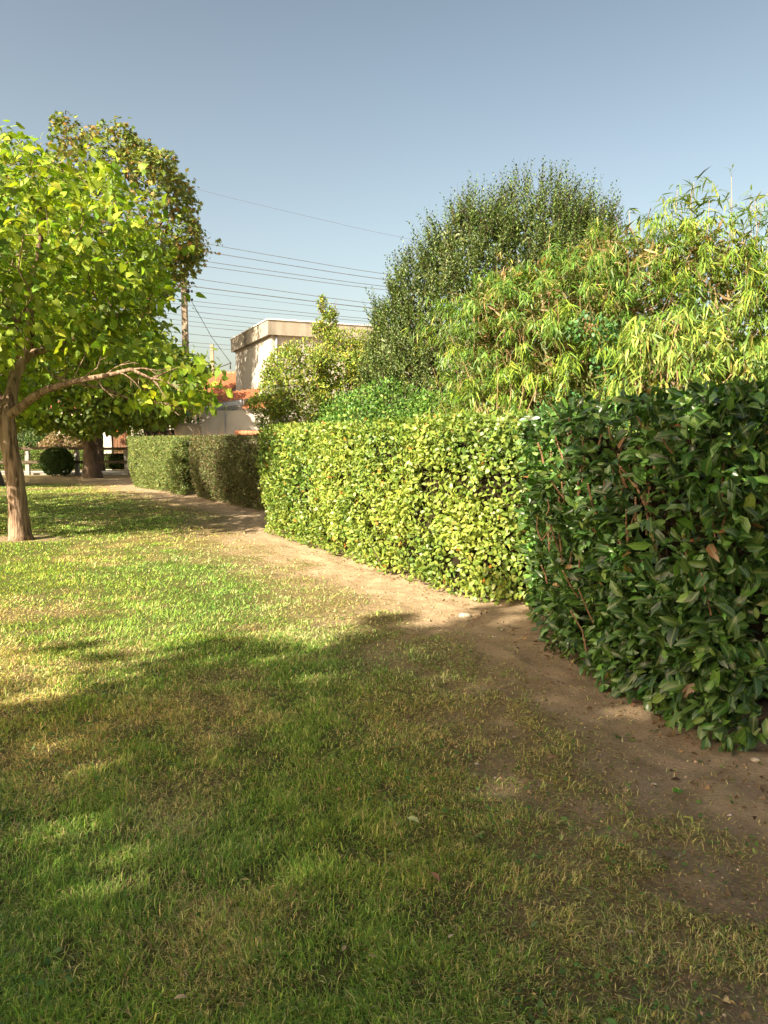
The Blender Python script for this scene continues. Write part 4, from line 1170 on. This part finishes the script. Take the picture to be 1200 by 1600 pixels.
# ------------------------------------------------------------------ buildings
def building():
    c = Vector((-5.62, 39.2, 0))
    root = thing('flat_roofed_building', c, 'cream two-storey building with flat roof and weathered parapet band', 'building')
    ang = math.atan2(3.0, 6.9)
    R = Matrix.Translation(c) @ Matrix.Rotation(ang, 4, 'Z')   # +x along right facade, +y away
    W, Dp, H = 14.0, 8.0, 7.6
    mb = MB(); mb.box(0, W, 0, Dp, -.1, H - .72, R); mb.build('wall', M['stucco'], root)
    mb = MB(); mb.box(-.22, W + .2, -.22, Dp + .2, H - .72, H, R); mb.build('parapet', M['parapet'], root)
    mb = MB(); mb.box(-.27, W + .25, -.27, Dp + .25, H, H + .06, R); mb.build('coping', M['white'], root)
    mb = MB(); mb.tube([R @ Vector((.25, -.07, 4.3)), R @ Vector((.25, -.07, H - .74))], [.05, .05], 8); mb.tube([R @ Vector((.25, -.07, 0)), R @ Vector((.25, -.07, 4.29))], [.05, .05], 8)
    mb.build('downpipe', M['zinc'], root, True)
    for (x, z) in ((5.6, 4.2), (9.6, 4.2), (5.6, 1.2), (9.6, 1.2)):
        mb = MB(); f = mb
        f.box(x - .06, x + 1.26, -.03, -.002, z - .06, z, R); f.box(x - .06, x + 1.26, -.03, -.002, z + 1.4, z + 1.46, R)
        f.box(x - .06, x, -.03, -.002, z, z + 1.4, R); f.box(x + 1.2, x + 1.26, -.03, -.002, z, z + 1.4, R); f.box(x + .57, x + .63, -.028, -.002, z, z + 1.4, R)
        w = f.build('window', M['white'], root)
        g = MB(); g.box(x + .001, x + .569, -.012, -.003, z + .001, z + 1.399, R); g.box(x + .631, x + 1.199, -.012, -.003, z + .001, z + 1.399, R); g.build('pane', M['glass'], w)
building()

def tiled(o, ux, uy, w, l, mat, parent, name='roof', pitch=.24, course=.34):
    """roof plane with rounded tile channels and stepped courses: origin o, ux along the eave, uy up the slope"""
    o = Vector(o); ux = Vector(ux).normalized(); uy = Vector(uy).normalized(); nn = ux.cross(uy).normalized()
    if nn.z < 0: nn = -nn
    nxk = int(w / pitch) * 4; nyk = int(l / course)
    V = []; F = []
    for j in range(nyk + 1):
        for sgn in (0, 1):
            if (j == 0 and sgn == 0) or (j == nyk and sgn == 1): pass
            v = j * l / nyk
            off = .045 if sgn == 1 else .0
            for i in range(nxk + 1):
                u = i * w / nxk
                V.append(o + ux * u + uy * v + nn * (off + .035 * math.sin(i * math.pi / 2) + .004 * random.random()))
    rows = (nyk + 1) * 2; k = nxk + 1
    for r in range(rows - 1):
        for i in range(nxk):
            F.append((r * k + i, r * k + i + 1, (r + 1) * k + i + 1, (r + 1) * k + i))
    mb = MB(); mb.add(V, F)
    return mb.build(name, mat, parent)

def house():
    root = thing('tiled_house', (-14, 50, 0), 'low house with orange tiled gable roof left of the cream building', 'house')
    e = Vector((-10.74, 49, 3.95)); a = Vector((-9.3, 54, 6.3)); b = Vector((-7.86, 59, 3.95))   # right gable
    ux = Vector((-1, .28, 0)).normalized(); W = 12
    mb = MB()
    i_ = ux * .35
    e2, a2, b2 = e + i_, a + i_ - Vector((0, 0, .12)), b + i_
    eb = Vector((e2.x, e2.y, -.1)); bb = Vector((b2.x, b2.y, -.1)); U = ux * (W - .7)
    V = [eb, bb, b2, a2, e2]; V += [v + U for v in V]
    mb.add(V, [(0, 1, 2, 3, 4), (9, 8, 7, 6, 5), (0, 4, 9, 5), (1, 6, 7, 2)])
    mb.build('wall', M['oldstucco'], root)
    r1 = tiled(e + ux * W + (e - a).normalized() * .4, -ux, a - e, W, (a - e).length + .4, M['tile'], root)
    tiled(b + ux * W + (b - a).normalized() * .4, -ux, a - b, W, (a - b).length + .4, M['tile'], root)
    for k in range(36):                                            # ridge tiles one by one
        p = a + ux * (k * W / 36); q = a + ux * ((k + 1.08) * W / 36)
        mb = MB(); mb.tube([p + Vector((0, 0, .03)), q + Vector((0, 0, .03))], [.125, .10], 8); mb.build('ridge_tile', M['tile'], root)
    mb = MB(); d = (a - e).normalized(); nrmv = Vector((0, 0, 1))
    s = e - d * .4; mb.add([s - ux * .03, a - ux * .03, a - ux * .03 - nrmv * .2, s - ux * .03 - nrmv * .2, s + ux * .05, a + ux * .05, a + ux * .05 - nrmv * .2, s + ux * .05 - nrmv * .2],
                           [(0, 3, 2, 1), (4, 5, 6, 7), (0, 1, 5, 4), (3, 7, 6, 2), (0, 4, 7, 3), (1, 2, 6, 5)])
    mb.build('verge_board', M['tile'], root)
    for t in (.3, .62):
        q = e.lerp(a, t) - ux * .12 - Vector((0, 0, .16)); mb = MB(); mb.box(q.x - .06, q.x + .3, q.y - .06, q.y + .06, q.z - .1, q.z + .02); mb.build('purlin_end', M['darkbark'], root)
house()

def annex():
    root = thing('garden_annex', (-7.4, 35.5, 0), 'low cream outbuilding with grey fascia and strip of orange tiles below the gable', 'outbuilding')
    x0, x1, y0 = -8.45, -5.3, 36.0
    mb = MB(); mb.box(x0, x1, y0, y0 + 2.2, -.1, 3.03); mb.build('wall', M['stucco'], root)
    mb = MB(); mb.add([(x0 - .05, y0 - .15, 3.035), (-6.55, y0 - .15, 3.30), (-6.55, y0 + .1, 3.30), (x0 - .05, y0 + .1, 3.035), (x0 - .05, y0 - .15, 3.22), (-6.55, y0 - .15, 3.50), (-6.55, y0 + .1, 3.50), (x0 - .05, y0 + .1, 3.22)],
                      [(0, 3, 2, 1), (4, 5, 6, 7), (0, 1, 5, 4), (1, 2, 6, 5), (2, 3, 7, 6), (3, 0, 4, 7)]); mb.build('fascia', M['zinc'], root)
    tiled((x0 - .05, y0 + .12, 3.30), (1, 0, .13), (0, 1, .28), 2.6, 2.0, M['tile'], root)
    tiled((-6.5, y0 - .25, 3.10), (1, 0, 0), (0, 1, .35), 1.25, 2.0, M['tile'], root)
    mb = MB(); mb.tube([(-7.35, y0 - .08, 0), (-7.35, y0 - .08, 2.95)], [.04, .04], 6); mb.build('downpipe', M['concrete'], root, True)
    # low garden wall with tile coping
    r2 = thing('garden_wall', (-5.8, 33.6, 0), 'low cream garden wall capped with orange tiles behind the hedges', 'wall')
    mb = MB(); mb.box(-6.35, -3.6, 33.5, 33.7, -.1, 1.86); mb.build('wall_face', M['stucco'], r2)
    for k in range(11):
        x = -6.42 + k * .25; mb = MB(); mb.tube([(x, 33.6, 1.92), (x + .262, 33.6, 1.93)], [.16, .15], 8); mb.build('coping_tile', M['tile'], r2)
    r3 = thing('boundary_wall', (-10.6, 35.8, 0), 'weathered grey wall with dark gate left of the cream outbuilding', 'wall')
    mb = MB(); mb.box(-9.75, -8.5, 36.2, 36.4, -.1, 2.35); mb.build('wall_face', M['oldstucco'], r3)
    mb = MB(); mb.box(-9.75, -8.5, 36.15, 36.45, 2.352, 2.44); mb.build('coping', M['concrete'], r3)
    for k in range(8):
        x = -11.2 + k * .18; mb = MB(); mb.box(x, x + .165, 36.28, 36.32, .05, 2.15); mb.build('board', M['metal'], r3)
annex()

# ------------------------------------------------------------------ poles and wires
def pole(px, y, z, r, label, insul):
    root = thing('utility_pole', (px, y, 0), label, 'utility pole', 'utility poles along the line')
    mb = MB()
    s = r
    mb.add([(px - s * 1.2, y - s, -.3), (px + s * 1.2, y - s, -.3), (px + s * 1.2, y + s, -.3), (px - s * 1.2, y + s, -.3), (px - s * .8, y - s * .7, z), (px + s * .8, y - s * .7, z), (px + s * .8, y + s * .7, z), (px - s * .8, y + s * .7, z)],
           [(0, 3, 2, 1), (4, 5, 6, 7), (0, 1, 5, 4), (1, 2, 6, 5), (2, 3, 7, 6), (3, 0, 4, 7)])
    mb.build('shaft', M['polewood'], root)
    for zz in (z - .62, z - 2.0):
        b = MB(); b.box(px - s * 1.02, px + s * 1.02, y - s * .95, y + s * .95, zz, zz + .05); b.build('band', M['concrete'], root)
    for k in range(insul):
        zz = z - .28 - k * .46
        b = MB(); b.tube([(px + s * .8, y - .1, zz), (px + s * .8 + .34, y - .1, zz + .02)], [.025, .02], 6)
        b.tube([(px + s * .8 + .12, y - .1, zz - .1), (px + s * .8 + .12, y - .1, zz + .04), (px + s * .8 + .12, y - .1, zz + .14)], [.075, .085, .05], 8)
        b.tube([(px + s * .8 + .33, y - .1, zz - .07), (px + s * .8 + .33, y - .1, zz + .06)], [.05, .05], 8)
        b.build('insulator', M['metal'], root, True)
    return root
Pp = at_px(287, 422, 45); pole(Pp[0], 45, Pp[2], .17, 'brown-grey utility pole with four black insulators beside the maple crown', 4)
Pq = at_px(331, 538, 80); r2 = pole(Pq[0], 80, Pq[2], .2, 'small distant pole above the orange roof', 0)
b = MB(); b.tube([(Pq[0], 79.7, Pq[2] - 2.6), (Pq[0] + 2.0, 79.7, Pq[2] - 1.9)], [.05, .04], 6); b.tube([(Pq[0] + 1.9, 79.7, Pq[2] - 2.5), (Pq[0] + 1.9, 79.7, Pq[2] - 1.8)], [.08, .06], 6); b.build('bracket', M['metal'], r2, True)

W = [(320, 381, 587, 427, 60, .020), (311, 392, 588, 436, 60, .024), (296, 405, 581, 446, 60, .022), (296, 413, 578, 451, 60, .022), (293, 434, 580, 475, 60, .022), (293, 447, 581, 482, 60, .032),
     (296, 455, 581, 489, 62, .014), (293, 470, 578, 499, 62, .020), (293, 477, 578, 503, 62, .018), (293, 486, 428, 501, 64, .020), (293, 494, 410, 507, 64, .020), (293, 502, 395, 512, 64, .018),
     (293, 509, 392, 518, 64, .018), (296, 522, 370, 529, 66, .024), (310, 536, 366, 540, 70, .020), (310, 542, 366, 547, 70, .018), (320, 300, 620, 371, 90, .014)]
ords = 'topmost second third fourth fifth sixth seventh eighth ninth tenth eleventh twelfth thirteenth fourteenth fifteenth lowest'.split()
for i, (u0, v0, u1, v1, d, r) in enumerate(W):
    k = (v1 - v0) / (u1 - u0)
    a = Vector(at_px(u0 - 420, v0 - k * 420 * 1.25, d)); m0 = Vector(at_px(u0, v0, d)); m1 = Vector(at_px(u1, v1, d)); c = Vector(at_px(u1 + 500, v1 + k * 500 * .7, d))
    pts = []
    for j in range(25):
        t = j / 24 * 3
        s_ = [a, m0, m1, c]; q = min(int(t), 2); pts.append(s_[q].lerp(s_[q + 1], t - q))
    for _ in range(3):
        pts = [pts[0]] + [(pts[j - 1] + pts[j] * 2 + pts[j + 1]) / 4 for j in range(1, len(pts) - 1)] + [pts[-1]]
    mb = MB(); mb.tube(pts, [r] * len(pts), 5, False)
    lab = 'very faint distant wire high above all the other wires' if i == 16 else ('thick dark overhead wire, sixth from the top of the bundle' if i == 5 else f'{ords[i]} overhead wire of the bundle crossing the sky by the pole')
    tag(mb.build('overhead_wire', M['wire'], None, True), lab, 'wire', 'overhead wires')
a = Vector((Pp[0] + .4, 44.9, Pp[2] - 1.7)); bq = Vector((-8.78, 45.1, 6.05)); mb = MB()
mb.tube([a, a.lerp(bq, .5) - Vector((0, 0, .25)), bq], [.016] * 3, 5, False)
tag(mb.build('overhead_wire', M['wire'], None, True), 'steep service wire running from the pole down to the cream building', 'wire', 'overhead wires')

# ------------------------------------------------------------------ fallen leaves and clippings one by one
def gpos(u, v):
    th = rad(5.2); x = (u - 600) / 1209; z = -(v - 800) / 1209
    y2 = math.cos(th) + math.sin(th) * z; z2 = -math.sin(th) + z * math.cos(th); t = -1.6 / z2
    return x * t, y2 * t
FL = [(863, 1191, .062, .028, 20, (.42, .23, .14), 'pinkish-brown dry leaf on thin grass left of the earth strip'),
      (935, 1205, .034, .026, 80, (.55, .38, .20), 'small round tan leaf right of the pinkish-brown leaf'),
      (1060, 1224, .052, .040, 10, (.10, .30, .03), 'fresh green leaf alone on the bare earth near the laurel end'),
      (966, 1140, .055, .032, 60, (.06, .15, .04), 'dark green leaf propped on the earth below the laurel hedge'),
      (680, 1381, .046, .022, -40, (.42, .20, .12), 'reddish dry leaf deep in the near grass at centre'),
      (645, 1290, .060, .026, -35, (.38, .42, .20), 'pale green curled leaf on the grass at centre'),
      (608, 1268, .045, .012, -30, (.26, .36, .12), 'narrow pale green leaf just above the curled pale leaf'),
      (613, 1346, .042, .020, 25, (.30, .36, .17), 'pale grey-green leaf below the curled pale leaf'),
      (844, 1286, .045, .014, 95, (.48, .32, .18), 'upright tan curled leaf in the dry grass'),
      (877, 1312, .055, .018, 75, (.42, .46, .16), 'yellow-green curled leaf beside the upright tan leaf'),
      (1113, 1304, .046, .014, 5, (.12, .22, .05), 'thin dark green leaf on the sunny earth at the lower right'),
      (1075, 1270, .050, .014, -25, (.50, .48, .12), 'yellow leaf lying across the sunlit earth spot'),
      (1176, 1293, .035, .030, 60, (.20, .42, .05), 'bright green round leaf at the right edge of the earth strip'),
      (985, 1465, .040, .020, 5, (.55, .40, .26), 'light tan leaf in the brown grass at lower right'),
      (283, 1577, .038, .016, 15, (.55, .40, .24), 'tan curled leaf at the bottom left of the lawn'),
      (530, 1242, .036, .020, 60, (.50, .28, .12), 'orange-brown leaf left of the narrow sunny patch'),
      (705, 1476, .030, .014, 50, (.60, .50, .34), 'cream-coloured leaf scrap in the near dark grass'),
      (583, 1511, .034, .013, 8, (.52, .36, .22), 'tan leaf scrap lying flat near the bottom centre'),
      (538, 1496, .030, .012, 70, (.48, .34, .22), 'small tan leaf scrap left of the flat tan one'),
      (835, 1457, .050, .016, 60, (.24, .32, .14), 'broad grey-green blade leaf near the lower right grass'),
      (915, 1400, .055, .010, -40, (.30, .38, .16), 'long thin green leaf slanting in the lower right grass'),
      (400, 1222, .026, .016, 0, (.45, .25, .12), 'little rusty leaf in the shaded lawn left of centre')]
for (u, v, L, W_, an, c, lab) in FL:
    x, y = gpos(u, v); z = ground_z(np.array([x]), np.array([y]))[0] + (.012 if bareness(np.array([x]), np.array([y]))[0] > .5 else .040)
    T, F, mid = TPL['broad']
    V = T * [L, W_ * 1.1, L * 1.3]; V = V - [L / 2, 0, 0]
    me = npmesh('fallen_leaf', V, F, M['small'], np.c_[np.tile(c, (len(T), 1)), mid], True)
    o = bpy.data.objects.new('fallen_leaf', me); COL.objects.link(o); o.location = (x, y, z)
    o.rotation_euler = (random.uniform(-.25, .25), random.uniform(-.2, .2), rad(an))
    tag(o, lab, 'leaf', 'single leaves fallen on the lawn and earth')
ST = [(1023, 1212, .012, 'pale pebble right of the small round tan leaf'), (745, 1190, .010, 'small grey pebble in the thin grass beside the strip'), (727, 957, .05, 'flat grey stone at the foot of the variegated hedge'), (1180, 1180, .02, 'brown pebble beside the open laurel end')]
for (u, v, r, lab) in ST:
    x, y = gpos(u, v); z = ground_z(np.array([x]), np.array([y]))[0]
    import bmesh
    bm = bmesh.new(); bmesh.ops.create_icosphere(bm, subdivisions=2, radius=1)
    for q in bm.verts: q.co *= random.uniform(.85, 1.12); q.co.x *= r * 1.3; q.co.y *= r; q.co.z *= r * .55
    me = bpy.data.meshes.new('stone'); bm.to_mesh(me); bm.free(); me.materials.append(M['stone'])
    me.polygons.foreach_set('use_smooth', [True] * len(me.polygons))
    o = bpy.data.objects.new('stone', me); COL.objects.link(o); o.location = (x, y, z + r * .25); tag(o, lab, 'stone', 'loose stones on the earth strip')
tris = sum(sum(len(p.vertices) - 2 for p in m.polygons) if len(m.polygons) < 20000 else len(m.polygons) for m in bpy.data.meshes)
print('TRIS', tris)
